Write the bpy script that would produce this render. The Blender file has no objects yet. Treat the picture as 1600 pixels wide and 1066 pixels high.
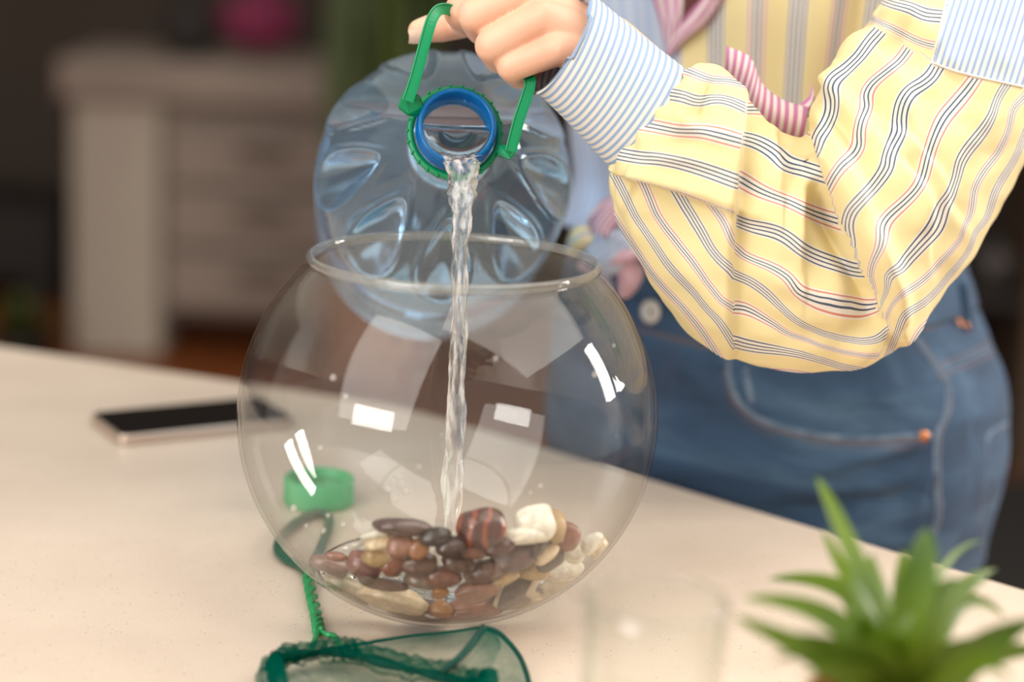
import bpy, bmesh, math, random
import numpy as np
from math import sin, cos, pi, radians, sqrt
from mathutils import Vector, Matrix, noise
from mathutils.bvhtree import BVHTree

random.seed(7)
rng = np.random.default_rng(7)
S = bpy.context.scene
COL = S.collection
T = 0.9                      # height of the worktop

# ------------------------------------------------------------------ camera
FPX = 3111.0
PITCH, ROLL = radians(12.8), radians(2.7)
def _rx(a): return np.array([[1, 0, 0], [0, cos(a), -sin(a)], [0, sin(a), cos(a)]])
def _rz(a): return np.array([[cos(a), -sin(a), 0], [sin(a), cos(a), 0], [0, 0, 1]])
RC = _rx(pi / 2 - PITCH) @ _rz(ROLL)
def ray(px, py): return RC @ np.array([(px - 800) / FPX, -(py - 533) / FPX, -1.0])
CAM = np.array([0, 0, T + .122]) - ray(700, 655) * 1.235
def PY(px, py, Y):
    r = ray(px, py); return CAM + r * ((Y - CAM[1]) / r[1])
def PZ(px, py, Z):
    r = ray(px, py); return CAM + r * ((Z - CAM[2]) / r[2])
def proj(p):
    q = (np.asarray(p) - CAM) @ RC
    return np.stack([800 + FPX * q[..., 0] / -q[..., 2], 533 - FPX * q[..., 1] / -q[..., 2]], -1)
cd = bpy.data.cameras.new('camera'); cam = bpy.data.objects.new('camera', cd); COL.objects.link(cam)
cam.matrix_world = Matrix.Translation(Vector(CAM)) @ Matrix(RC.tolist()).to_4x4()
cd.sensor_width = 36; cd.lens = FPX * 36 / 1600; cd.clip_start = .05; cd.clip_end = 60
cd.dof.use_dof = True; cd.dof.focus_distance = 1.230; cd.dof.aperture_fstop = 2.4
S.camera = cam

# ------------------------------------------------------------------ light and exposure
S.view_settings.view_transform = 'Standard'; S.view_settings.look = 'None'
S.view_settings.gamma = 1; S.view_settings.use_curve_mapping = False
S.view_settings.exposure = 0.10
S.cycles.use_denoising = True
S.cycles.max_bounces = 24; S.cycles.transparent_max_bounces = 40
S.cycles.transmission_bounces = 16; S.cycles.glossy_bounces = 8; S.cycles.diffuse_bounces = 4
S.cycles.sample_clamp_indirect = 6; S.cycles.caustics_reflective = False; S.cycles.caustics_refractive = True
S.cycles.blur_glossy = .3
W = bpy.data.worlds.new('world'); S.world = W; W.use_nodes = True
W.node_tree.nodes['Background'].inputs[0].default_value = (1, .93, .84, 1)
W.node_tree.nodes['Background'].inputs[1].default_value = .46
def area(name, loc, target, sx, sy, power, col):
    l = bpy.data.lights.new(name, 'AREA'); l.shape = 'RECTANGLE'; l.size = sx; l.size_y = sy
    l.energy = power; l.color = col
    o = bpy.data.objects.new(name, l); COL.objects.link(o); o.location = loc
    o.rotation_euler = (Vector(target) - Vector(loc)).to_track_quat('-Z', 'Y').to_euler()
    return o
# daylight: two narrow panes far to the right, a wide curtained window behind on the left and its open lower pane
area('window_light_right_far', (3.1, 1.25, 2.0), (0, 0, 1.1), .36, 1.3, 46, (1, .95, .88))
area('window_light_right_near', (3.2, .62, 2.0), (0, 0, 1.1), .36, 1.3, 46, (1, .95, .88))
area('curtained_window_light', (-1.6, -2.0, 2.65), (0, 0, 1.05), 2.3, 3.0, 78, (1, .96, .92))
area('open_pane_light', (-1.40, -1.80, 1.40), (0, 0, 1.05), .9, .40, 13, (1, .97, .93))
area('added_overhead_fill', (1.0, -.30, 2.55), (.6, -.2, .9), 1.9, 1.9, 36, (1, .94, .86))  # added soft fill overhead to brighten the front right worktop, no real fixture

# ------------------------------------------------------------------ helpers
def tag(o, label=None, cat=None, group=None, kind=None):
    for k, v in (('label', label), ('category', cat), ('group', group), ('kind', kind)):
        if v: o[k] = v
    return o
def empty(name, loc=(0, 0, 0), label=None, cat=None, group=None):
    o = bpy.data.objects.new(name, None); COL.objects.link(o); o.location = loc
    o.empty_display_size = .02
    return tag(o, label, cat, group)
def link(name, me, mats=None, parent=None, smooth=True):
    o = bpy.data.objects.new(name, me); COL.objects.link(o)
    for m in (mats if isinstance(mats, (list, tuple)) else [mats]):
        if m: me.materials.append(m)
    if parent is not None:
        o.parent = parent
        o.matrix_parent_inverse = Matrix.Translation(-Vector(parent.location))
        if parent.parent is not None:
            o.matrix_parent_inverse = Matrix.Translation(-Vector(parent.location) * 0)
    if smooth: me.polygons.foreach_set('use_smooth', [True] * len(me.polygons))
    return o
def mesh(name, V, Fc, uv=None):
    me = bpy.data.meshes.new(name)
    me.from_pydata([tuple(map(float, v)) for v in V], [], [tuple(map(int, f)) for f in Fc])
    if uv is not None:
        lay = me.uv_layers.new(name='UVMap')
        idx = np.empty(len(me.loops), dtype=np.int32); me.loops.foreach_get('vertex_index', idx)
        lay.data.foreach_set('uv', np.asarray(uv, float)[idx].astype(np.float32).ravel())
    me.update()
    return me
def grid(P, cu=False, cv=False, cap=False):
    """faces of a grid of points P[nu, nv]"""
    nu, nv = P.shape[:2]; F = []
    for i in range(nu if cu else nu - 1):
        for j in range(nv if cv else nv - 1):
            a, b = i, (i + 1) % nu; c, d = j, (j + 1) % nv
            F.append((a * nv + c, a * nv + d, b * nv + d, b * nv + c))
    if cap:
        F.append(tuple(range(nv))[::-1]); F.append(tuple((nu - 1) * nv + k for k in range(nv)))
    return P.reshape(-1, 3), F
def fix(me):
    bm = bmesh.new(); bm.from_mesh(me); bmesh.ops.recalc_face_normals(bm, faces=bm.faces); bm.to_mesh(me); bm.free(); return me
def spline(K, n):
    """Catmull-Rom through rows of K, n samples"""
    K = np.asarray(K, float); m = len(K)
    t = np.linspace(0, m - 1, n); i = np.clip(t.astype(int), 0, m - 2); f = (t - i)[:, None]
    g = lambda k: K[np.clip(k, 0, m - 1)]
    p0, p1, p2, p3 = g(i - 1), g(i), g(i + 1), g(i + 2)
    p0 = np.where((i == 0)[:, None], 2 * p1 - p2, p0); p3 = np.where((i == m - 2)[:, None], 2 * p2 - p1, p3)
    return .5 * (2 * p1 + (p2 - p0) * f + (2 * p0 - 5 * p1 + 4 * p2 - p3) * f ** 2 + (3 * p1 - p0 - 3 * p2 + p3) * f ** 3)
def frames(pts):
    t = np.gradient(pts, axis=0); t /= np.linalg.norm(t, axis=1)[:, None] + 1e-12
    up = np.array([0, 0, 1.]) if abs(t[0][2]) < .9 else np.array([1., 0, 0])
    n = np.cross(up, t[0]); n /= np.linalg.norm(n); N = [n]
    for k in range(1, len(pts)):
        n = N[-1] - t[k] * np.dot(N[-1], t[k]); n /= np.linalg.norm(n) + 1e-12; N.append(n)
    N = np.array(N); return t, N, np.cross(t, N)
def tubeP(pts, r, seg=10, flat=1.0):
    pts = np.asarray(pts, float); r = np.broadcast_to(np.asarray(r, float), (len(pts),))
    t, N, B = frames(pts); a = np.linspace(0, 2 * pi, seg, endpoint=False)
    return pts[:, None] + r[:, None, None] * (np.cos(a)[None, :, None] * N[:, None] + flat * np.sin(a)[None, :, None] * B[:, None])
def tube(pts, r, seg=10, flat=1.0, closed=False):
    P = tubeP(pts, r, seg, flat)
    V, F = grid(P, cu=closed, cv=True, cap=not closed)
    return mesh('tube', V, F)
def capsule(pts, r, seg=16):
    """round-ended tapering limb: arrays V, F"""
    pts = np.asarray(pts, float); r = np.asarray(r, float)
    d0 = pts[0] - pts[1]; d0 /= np.linalg.norm(d0); d1 = pts[-1] - pts[-2]; d1 /= np.linalg.norm(d1)
    q = [pts[0] + d0 * r[0] * s for s in (.98, .85, .5)]; rq = [r[0] * x for x in (.2, .53, .87)]
    e = [pts[-1] + d1 * r[-1] * s for s in (.5, .85, .98)]; re = [r[-1] * x for x in (.87, .53, .2)]
    P = tubeP(np.vstack([q, pts, e]), np.concatenate([rq, r, re]), seg)
    return grid(P, cv=True, cap=True)
def joinVF(L):
    V, F, o = [], [], 0
    for v, f in L:
        V.append(np.asarray(v)); F += [tuple(i + o for i in q) for q in f]; o += len(v)
    return np.vstack(V), F
def lathe(prof, seg=96, origin=(0, 0, 0), axis=(0, 0, 1), closed=False, fn=None, side=None):
    """prof: (r, s) pairs; s runs along the axis"""
    a = np.array(axis, float); a /= np.linalg.norm(a)
    u = np.cross(a, side if side is not None else ([0, 0, 1.] if abs(a[2]) < .9 else [1., 0, 0])); u /= np.linalg.norm(u); v = np.cross(a, u)
    pr = np.asarray(prof, float); th = np.linspace(0, 2 * pi, seg, endpoint=False)
    r = np.repeat(pr[:, 0][:, None], seg, 1)
    if fn is not None: r = fn(pr[:, 1][:, None], th[None, :], r)
    P = np.array(origin, float) + pr[:, 1][:, None, None] * a + r[..., None] * (np.cos(th)[None, :, None] * u + np.sin(th)[None, :, None] * v)
    return P
def lathe_me(prof, seg=96, closed=False, cap=False, **k):
    P = lathe(prof, seg, **k); V, F = grid(P, cu=closed, cv=True, cap=cap)
    return fix(mesh('lathe', V, F))
def box_bm(bm, lo, hi, bev=0.0):
    r = bmesh.ops.create_cube(bm, size=1)
    lo, hi = Vector(lo), Vector(hi)
    for v in r['verts']: v.co = Vector(((lo[i] + hi[i]) / 2 + v.co[i] * (hi[i] - lo[i]) for i in range(3)))
    if bev:
        es = {e for v in r['verts'] for e in v.link_edges}
        bmesh.ops.bevel(bm, geom=list(es), offset=bev, segments=3, affect='EDGES', profile=.5)
def box(name, lo, hi, mat, parent=None, bev=.003):
    bm = bmesh.new(); box_bm(bm, lo, hi, bev); me = bpy.data.meshes.new(name); bm.to_mesh(me); bm.free()
    return link(name, me, mat, parent, smooth=False)
def prism(name, pts, z0, z1, mat, parent=None, bev=.004, seg=4):
    bm = bmesh.new(); vs = [bm.verts.new((p[0], p[1], z0)) for p in pts]; f = bm.faces.new(vs)
    r = bmesh.ops.extrude_face_region(bm, geom=[f]); nv = [g for g in r['geom'] if isinstance(g, bmesh.types.BMVert)]
    for v in nv: v.co.z = z1
    bmesh.ops.recalc_face_normals(bm, faces=bm.faces)
    if bev:
        es = [e for e in bm.edges if abs(e.verts[0].co.z - e.verts[1].co.z) < 1e-6]
        bmesh.ops.bevel(bm, geom=es, offset=bev, segments=seg, affect='EDGES', profile=.5)
    me = bpy.data.meshes.new(name); bm.to_mesh(me); bm.free()
    o = link(name, me, mat, parent, smooth=False); return o
def rounded(pts, rad, n=6):
    out = []; m = len(pts)
    for i in range(m):
        p, a, b = (np.array(pts[k % m], float) for k in (i, i - 1, i + 1))
        da = (a - p) / np.linalg.norm(a - p); db = (b - p) / np.linalg.norm(b - p)
        s, e = p + da * rad, p + db * rad
        for t in np.linspace(0, 1, n): out.append(tuple((1 - t) ** 2 * s + 2 * t * (1 - t) * p + t * t * e))
    return out
def evaluated(o):
    dg = bpy.context.evaluated_depsgraph_get(); dg.update()
    return bpy.data.meshes.new_from_object(o.evaluated_get(dg))
def fbm(p, oct=3):
    v, a, s = 0, 1, 1
    for _ in range(oct):
        v += a * noise.noise(Vector(p) * s); a *= .5; s *= 2.03
    return v

# ------------------------------------------------------------------ materials
def new_mat(name):
    m = bpy.data.materials.new(name); m.use_nodes = True
    nt = m.node_tree; nt.nodes.clear()
    out = nt.nodes.new('ShaderNodeOutputMaterial'); return m, nt, out
class NT:
    def __init__(s, nt): s.nt = nt
    def n(s, t, **k):
        x = s.nt.nodes.new('ShaderNode' + t)
        for a, b in k.items(): setattr(x, a, b)
        return x
    def l(s, a, b): s.nt.links.new(a, b)
    def math(s, op, a, b=None, clamp=False):
        x = s.n('Math', operation=op); x.use_clamp = clamp
        for i, v in enumerate((a, b)):
            if v is None: continue
            if isinstance(v, (int, float)): x.inputs[i].default_value = v
            else: s.l(v, x.inputs[i])
        return x.outputs[0]
    def mix(s, f, a, b, blend='MIX'):
        x = s.n('Mix', data_type='RGBA', blend_type=blend)
        for i, v in ((0, f), (6, a), (7, b)):
            if isinstance(v, (int, float)): x.inputs[i].default_value = v
            elif isinstance(v, tuple): x.inputs[i].default_value = (*v[:3], 1)
            else: s.l(v, x.inputs[i])
        return x.outputs[2]
    def noise(s, scale, detail=3, rough=.5, vec=None, dist=0):
        x = s.n('TexNoise'); x.inputs['Scale'].default_value = scale; x.inputs['Detail'].default_value = detail
        x.inputs['Roughness'].default_value = rough; x.inputs['Distortion'].default_value = dist
        if vec is not None: s.l(vec, x.inputs['Vector'])
        return x.outputs['Fac']
    def ramp(s, f, stops, interp='LINEAR'):
        x = s.n('ValToRGB'); cr = x.color_ramp; cr.interpolation = interp
        while len(cr.elements) > 1: cr.elements.remove(cr.elements[-1])
        cr.elements[0].position = stops[0][0]; c = stops[0][1]; cr.elements[0].color = (*c, 1)
        for p, c in stops[1:]:
            e = cr.elements.new(p); e.color = (*c, 1)
        s.l(f, x.inputs[0]); return x.outputs[0]
    def bump(s, h, strength=.3, dist=.002, normal=None):
        x = s.n('Bump'); x.inputs['Strength'].default_value = strength; x.inputs['Distance'].default_value = dist
        s.l(h, x.inputs['Height'])
        if normal is not None: s.l(normal, x.inputs['Normal'])
        return x.outputs[0]
    def scaled(s, sx, sy, sz, src='Object'):
        t = s.n('TexCoord'); m = s.n('Mapping'); m.inputs['Scale'].default_value = (sx, sy, sz)
        s.l(t.outputs[src], m.inputs[0]); return m.outputs[0]
def bsdf(name, col, rough=.5, **k):
    m, nt, out = new_mat(name); g = NT(nt); b = g.n('BsdfPrincipled')
    if isinstance(col, tuple): b.inputs['Base Color'].default_value = (*col, 1)
    b.inputs['Roughness'].default_value = rough
    for a, v in k.items(): b.inputs[a.replace('_', ' ')].default_value = v
    g.l(b.outputs[0], out.inputs[0]); return m, g, b
def noisy(name, c1, c2, scale, rough=.6, bump=.0, bdist=.002, stretch=None, **k):
    m, g, b = bsdf(name, c1, rough, **k)
    v = g.scaled(*stretch) if stretch else g.n('TexCoord').outputs['Object']
    f = g.noise(scale, 4, .55, v)
    g.l(g.ramp(f, [(.3, c1), (.7, c2)]), b.inputs['Base Color'])
    if bump: g.l(g.bump(f, bump, bdist), b.inputs['Normal'])
    return m
def clear(name, ior, tint=(1, 1, 1), rough=.0, haze=0.0, hcol=(.9, .9, .9), bumpscale=0, bstr=.2, edge=None, gain=1.0):
    """thin clear sheet: unrefracted view through, Fresnel reflection on both faces"""
    m, nt, out = new_mat(name); g = NT(nt)
    geo = g.n('NewGeometry'); bf = geo.outputs['Backfacing']
    i = g.math('ADD', g.math('MULTIPLY', bf, 1 / ior - ior), ior)
    fr = g.n('Fresnel'); g.l(i, fr.inputs[0])
    tr = g.n('BsdfTransparent'); tr.inputs[0].default_value = (*tint, 1)
    if edge is not None:
        lw = g.n('LayerWeight'); lw.inputs[0].default_value = .12
        g.l(g.mix(g.math('POWER', lw.outputs['Facing'], 1.0), tint, edge), tr.inputs[0])
    gl = g.n('BsdfGlossy'); gl.inputs['Roughness'].default_value = rough
    if bumpscale:
        nb = g.bump(g.noise(bumpscale, 2), bstr, .004)
        g.l(nb, gl.inputs['Normal']); g.l(nb, fr.inputs['Normal'])
    mx = g.n('MixShader'); g.l(g.math('MULTIPLY', fr.outputs[0], gain, True), mx.inputs[0]); g.l(tr.outputs[0], mx.inputs[1]); g.l(gl.outputs[0], mx.inputs[2])
    last = mx.outputs[0]
    if haze:
        d = g.n('BsdfDiffuse'); d.inputs[0].default_value = (*hcol, 1)
        m2 = g.n('MixShader'); m2.inputs[0].default_value = haze; g.l(last, m2.inputs[1]); g.l(d.outputs[0], m2.inputs[2]); last = m2.outputs[0]
    g.l(last, out.inputs[0]); return m
def refractive(name, ior, col=(1, 1, 1), rough=0.0, bumpscale=0, bstr=.2):
    m, nt, out = new_mat(name); g = NT(nt); b = g.n('BsdfGlass')
    b.inputs['Color'].default_value = (*col, 1); b.inputs['Roughness'].default_value = rough; b.inputs['IOR'].default_value = ior
    if bumpscale: g.l(g.bump(g.noise(bumpscale, 2), bstr, .003), b.inputs['Normal'])
    g.l(b.outputs[0], out.inputs[0]); return m
def striped(name, period, stops, soft=None, rough=.85, axis=0, weave=True):
    """woven cloth, stripes across UV axis (metres)"""
    m, g, b = bsdf(name, (1, 1, 1), rough)
    b.inputs['Sheen Weight'].default_value = .1
    b.inputs['Subsurface Weight'].default_value = 0
    uv = g.n('UVMap'); sp = g.n('SeparateXYZ'); g.l(uv.outputs[0], sp.inputs[0])
    f = g.math('FRACT', g.math('MULTIPLY', sp.outputs[axis], 1 / period))
    col = g.ramp(f, stops, 'CONSTANT' if soft is None else 'LINEAR')
    nz = g.noise(26, 3, .5, uv.outputs[0])
    col = g.mix(g.math('MULTIPLY', nz, .16), col, (.93, .9, .84), 'MULTIPLY')
    g.l(col, b.inputs['Base Color'])
    w1 = g.n('TexWave'); w1.inputs['Scale'].default_value = 700; g.l(uv.outputs[0], w1.inputs[0])
    g.l(g.bump(w1.outputs['Fac'], .05, .0004), b.inputs['Normal'])
    # a thin cloth lets some light through
    tl = g.n('BsdfTranslucent'); g.l(col, tl.inputs[0])
    mx = g.n('MixShader'); mx.inputs[0].default_value = .18
    g.l(b.outputs[0], mx.inputs[1]); g.l(tl.outputs[0], mx.inputs[2])
    out = [n for n in g.nt.nodes if n.type == 'OUTPUT_MATERIAL'][0]; g.l(mx.outputs[0], out.inputs[0])
    return m
YEL, WHT, NAV, RED = (.90, .77, .41), (.88, .82, .74), (.075, .11, .17), (.70, .27, .18)
def lines(base, bg, c, hw, ls):
    s = [(c - hw, bg)]
    for off, w, col in ls: s += [(c + off - w / 2, col), (c + off + w / 2, bg)]
    return s + [(c + hw, base)]
ystops = [(0, YEL)] + lines(YEL, WHT, .25, .115, [(-.087, .019, NAV), (-.029, .019, NAV), (.029, .019, NAV), (.087, .019, NAV)]) \
    + lines(YEL, WHT, .75, .115, [(-.087, .021, RED), (-.029, .019, NAV), (.029, .019, NAV), (.087, .021, RED)])
M_yellow = striped('yellow_striped_cotton', .05, ystops)
LB = (.34, .47, .68)
M_blue = striped('blue_striped_cotton', .0044, [(0, WHT), (.07, LB), (.45, LB), (.52, WHT), (1, WHT)], soft=1)
M_blue2 = striped('pale_blue_striped_cotton', .009, [(0, (.50, .58, .74)), (.4, (.40, .50, .70)), (.5, (.62, .66, .76)), (1, (.50, .58, .74))], soft=1)
PK = (.58, .22, .40)
M_pink = striped('pink_striped_cotton', .0046, [(0, (.84, .72, .70)), (.1, PK), (.5, PK), (.6, (.84, .72, .70)), (1, (.84, .72, .70))], soft=1)
M_skin, g, b = bsdf('skin', (.78, .45, .30), .5, Subsurface_Weight=.25, Subsurface_Scale=.006)
b.inputs['Subsurface Radius'].default_value = (1, .35, .2)
co = g.n('TexCoord').outputs['Object']
g.l(g.ramp(g.noise(28, 3, .5, co), [(.3, (.80, .50, .35)), (.7, (.74, .40, .27))]), b.inputs['Base Color'])
g.l(g.bump(g.noise(420, 3, .6, co), .12, .0006), b.inputs['Normal'])
M_nail = bsdf('nail', (.82, .62, .50), .25)[0]
M_denim, g, b = bsdf('denim', (.05, .12, .25), .9, Sheen_Weight=.05)
uv = g.n('UVMap').outputs[0]
mp = g.n('Mapping'); mp.inputs['Scale'].default_value = (1, 3.2, 1); g.l(uv, mp.inputs[0])
f1 = g.noise(9, 4, .6, mp.outputs[0], .6); f2 = g.noise(3.0, 2, .5, uv)
fade = g.math('ADD', g.math('MULTIPLY', f1, .6), g.math('MULTIPLY', f2, .4))
c = g.ramp(fade, [(.36, (.010, .029, .068)), (.5, (.020, .056, .118)), (.64, (.062, .125, .210))])
tw = g.n('TexWave', bands_direction='DIAGONAL'); tw.inputs['Scale'].default_value = 420; tw.inputs['Distortion'].default_value = 1.5; g.l(uv, tw.inputs[0])
c = g.mix(g.math('MULTIPLY', tw.outputs['Fac'], .10), c, (.22, .30, .38))
g.l(c, b.inputs['Base Color']); g.l(g.bump(tw.outputs['Fac'], .15, .0006, ), b.inputs['Normal'])
M_denim_light = noisy('worn_denim', (.06, .10, .17), (.19, .25, .33), 60, .9, .2)
M_thread = noisy('orange_thread', (.34, .16, .07), (.22, .12, .07), 200, .8)
M_thread_pale = noisy('pale_thread', (.34, .33, .36), (.20, .22, .28), 200, .8)
M_copper = bsdf('copper', (.75, .30, .12), .35, Metallic=.8)[0]
M_zinc = bsdf('zinc_button', (.62, .56, .50), .38, Metallic=.35)[0]
M_black = bsdf('black_enamel', (.01, .01, .012), .3)[0]
M_bowl = clear('clear_glass', 1.5, (.985, .985, .98), edge=(.90, .89, .87), haze=.004, hcol=(.9, .85, .78), gain=.8)
M_tumbler = clear('tumbler_glass', 1.5, (.985, .99, .985), edge=(.88, .91, .88), gain=.7)
M_pet = clear('bottle_plastic', 1.56, (.82, .92, .99), rough=.03, edge=(.50, .70, .88), haze=.09, hcol=(.52, .68, .84))
M_neck = clear('blue_neck_plastic', 1.5, (.08, .48, .88), rough=.05, haze=.34, hcol=(.005, .27, .68))
M_water = refractive('water_in_bottle', 1.33, (.88, .95, 1.0))
M_stream = refractive('falling_water', 1.33, (1, 1, 1), bumpscale=260, bstr=.25)
nt = M_stream.node_tree; g = NT(nt); o_ = [n for n in nt.nodes if n.type == 'OUTPUT_MATERIAL'][0]; gb = [n for n in nt.nodes if n.type == 'BSDF_GLASS'][0]
d = g.n('BsdfDiffuse'); d.inputs[0].default_value = (.95, .93, .9, 1); mx = g.n('MixShader')       # white streaks painted in for the stream's highlights
g.l(g.math('MULTIPLY', g.ramp(g.noise(60, 3, .6, g.scaled(5, 5, .35)), [(.46, (0, 0, 0)), (.66, (1, 1, 1))]), .46), mx.inputs[0])
g.l(gb.outputs[0], mx.inputs[1]); g.l(d.outputs[0], mx.inputs[2]); g.l(mx.outputs[0], o_.inputs[0])
M_pool = refractive('shallow_water', 1.33, (.98, .97, .95))
M_foam = clear('bubbles', 1.33, (.97, .97, .96), haze=.22, hcol=(.9, .86, .82))
M_green = bsdf('green_plastic', (.0, .25, .09), .36)[0]
M_cap = bsdf('green_cap_plastic', (.02, .36, .14), .4)[0]
M_wire = noisy('green_coated_wire', (.01, .20, .06), (.02, .28, .09), 120, .35)
M_wire_dark = noisy('dark_green_loop', (.008, .06, .035), (.015, .09, .05), 90, .35)
m, nt, out = new_mat('green_tulle'); g = NT(nt); M_net = m
d = g.n('BsdfDiffuse'); d.inputs[0].default_value = (.0, .075, .05, 1); tr = g.n('BsdfTransparent'); tr.inputs[0].default_value = (.96, 1, .97, 1)
lw = g.n('LayerWeight'); lw.inputs[0].default_value = .35
mx = g.n('MixShader'); g.l(g.math('ADD', g.math('MULTIPLY', lw.outputs['Facing'], .7), .15, True), mx.inputs[0])
g.l(tr.outputs[0], mx.inputs[1]); g.l(d.outputs[0], mx.inputs[2]); g.l(mx.outputs[0], out.inputs[0])
M_hem = noisy('green_hem_cloth', (.0, .032, .023), (.0, .055, .036), 90, .9)
M_top, g, b = bsdf('beige_quartz', (.7, .6, .5), .32)
co = g.n('TexCoord').outputs['Object']
c = g.ramp(g.noise(9, 4, .6, co), [(.3, (.64, .525, .42)), (.7, (.71, .59, .48))])
v = g.n('TexVoronoi'); v.inputs['Scale'].default_value = 260; g.l(co, v.inputs['Vector'])
sel = g.math('MULTIPLY', g.math('LESS_THAN', v.outputs['Distance'], .2), g.math('GREATER_THAN', g.noise(90, 2, .5, co), .56))
c = g.mix(g.math('MULTIPLY', sel, .45), c, (.22, .16, .12))
v2 = g.n('TexVoronoi'); v2.inputs['Scale'].default_value = 420; g.l(co, v2.inputs['Vector'])
c = g.mix(g.math('MULTIPLY', g.math('LESS_THAN', v2.outputs['Distance'], .22), .3), c, (.86, .78, .68))
g.l(c, b.inputs['Base Color'])
M_leaf, g, b = bsdf('leaf', (.12, .30, .02), .4)
co = g.n('TexCoord').outputs['Object']
g.l(g.ramp(g.noise(14, 2, .5, co), [(.3, (.045, .115, .005)), (.7, (.19, .28, .022))]), b.inputs['Base Color'])
tl = g.n('BsdfTranslucent'); tl.inputs[0].default_value = (.22, .36, .025, 1); mx = g.n('MixShader'); mx.inputs[0].default_value = .35
g.l(b.outputs[0], mx.inputs[1]); g.l(tl.outputs[0], mx.inputs[2]); g.l(mx.outputs[0], [n for n in g.nt.nodes if n.type == 'OUTPUT_MATERIAL'][0].inputs[0])
M_bgleaf = noisy('dark_leaf', (.035, .055, .008), (.07, .10, .015), 8, .5)
M_terra = noisy('terracotta', (.42, .15, .05), (.32, .11, .04), 20, .8)
M_soil = noisy('soil', (.03, .02, .012), (.06, .04, .025), 60, 1, .5)
M_wall = noisy('brown_plaster', (.060, .044, .034), (.075, .055, .042), 3, .9)
M_wall2 = noisy('pale_plaster', (.50, .44, .38), (.46, .40, .34), 3, .9)
M_floor = noisy('orange_wood_floor', (.30, .085, .02), (.22, .06, .016), 4, .45, stretch=(1, 12, 1))
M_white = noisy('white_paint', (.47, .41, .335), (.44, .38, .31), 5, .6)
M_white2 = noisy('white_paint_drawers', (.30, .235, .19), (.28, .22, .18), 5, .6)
M_dark = noisy('dark_wood', (.012, .008, .006), (.02, .013, .01), 6, .6, stretch=(1, 1, 8))
M_brown = noisy('brown_wood', (.10, .06, .035), (.075, .045, .026), 6, .6, stretch=(1, 1, 8))
M_magenta = noisy('magenta_cloth', (.26, .025, .085), (.18, .018, .06), 8, .8)
M_grey = noisy('grey_ceramic', (.14, .12, .11), (.11, .095, .09), 8, .4)
M_screen = bsdf('dark_glass_screen', (.006, .006, .006), .08)[0]
M_alu = bsdf('champagne_metal', (.62, .50, .42), .32, Metallic=.85)[0]
M_cab = noisy('cream_lacquer', (.55, .48, .40), (.52, .45, .37), 5, .5)

# ------------------------------------------------------------------ room
def slab(name, lo, hi, mat): return tag(box(name, lo, hi, mat, None, 0), kind='structure')
slab('floor', (-4, -4, -.1), (4.5, 5.6, 0), M_floor)
slab('wall_back', (-4, 5.5, 0), (4.5, 5.65, 2.8), M_wall)
slab('wall_left', (-4.15, 1.5, 0), (-4, 5.65, 2.8), M_wall)
slab('wall_right', (4.5, 1.5, 0), (4.65, 5.65, 2.8), M_wall)
slab('baseboard_back', (-4, 5.47, 0), (4.5, 5.5, .10), M_dark)

# ------------------------------------------------------------------ kitchen island
isl = empty('kitchen_island', (.1, 0, 0), 'kitchen island with a pale beige speckled worktop under the fish bowl', 'kitchen island')
gp = lambda x, y: tuple(PZ(x, y, T)[:2])
farL, corner, farR = np.array(gp(0, 540)), np.array(gp(635, 635)), np.array(gp(1600, 920))
farL2 = farL + (farL - corner) * .9; farR2 = corner + (farR - corner) * 1.45
topo = [tuple(farL2), tuple(corner), tuple(farR2), (farR2[0] - .05, -.78), (farL2[0], -.78)]
prism('countertop', rounded(topo, .06, 8), T - .04, T, M_top, isl, .004)
inner = [(x * .93 + .007, (y - 0) * .9) for x, y in topo]
prism('cabinet_base', rounded(inner, .02, 3), .1, T - .041, M_cab, isl, 0)
prism('plinth', [(x * .92, y * .92) for x, y in inner], 0, .1, M_dark, isl, 0)

# ------------------------------------------------------------------ background furniture
YB = 4.3
def bx(name, x0, y0, x1, y1, Ya, Yb, mat, parent, bev=.004, z0=None):
    a = PY(x0, y0, Ya); c = PY(x1, y1, Ya)
    return box(name, (a[0], Ya, min(a[2], c[2]) if z0 is None else z0), (c[0], Yb, max(a[2], c[2])), mat, parent, bev)
sb = empty('sideboard', (*PY(330, 560, YB)[:2], 0), 'white drawer sideboard with a thick top standing on the orange floor', 'sideboard')
xa, xb, xc = PY(112, 300, YB)[0], PY(250, 300, YB)[0], PY(640, 300, YB)[0]
zt, zu = PY(300, 98, YB)[2], PY(300, 160, YB)[2]
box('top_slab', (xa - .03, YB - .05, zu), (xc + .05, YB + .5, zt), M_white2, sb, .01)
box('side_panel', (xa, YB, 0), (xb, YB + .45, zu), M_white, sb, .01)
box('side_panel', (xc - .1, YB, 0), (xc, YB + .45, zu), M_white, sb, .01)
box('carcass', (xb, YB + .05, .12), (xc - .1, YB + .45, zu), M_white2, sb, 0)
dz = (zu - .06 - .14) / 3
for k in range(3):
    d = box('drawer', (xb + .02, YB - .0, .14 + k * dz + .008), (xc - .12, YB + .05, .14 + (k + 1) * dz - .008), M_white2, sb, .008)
    h = box('handle', (xb + .22, YB - .03, .14 + (k + .62) * dz - .012), (xc - .34, YB - .001, .14 + (k + .62) * dz + .012), M_brown, d, .004)
lb = empty('low_bench', (*PY(40, 480, 4.9)[:2], 0), 'black low cabinet in the dark corner left of the sideboard', 'cabinet')
p = PY(100, 330, 4.9)
box('body', (p[0] - 1.6, 4.9, .08), (p[0] - .02, 5.4, p[2]), M_dark, lb, .01)
box('leg', (p[0] - 1.58, 4.92, 0), (p[0] - 1.5, 5.3, .081), M_dark, lb, .004)
box('leg', (p[0] - .12, 4.92, 0), (p[0] - .04, 5.3, .081), M_dark, lb, .004)
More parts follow.
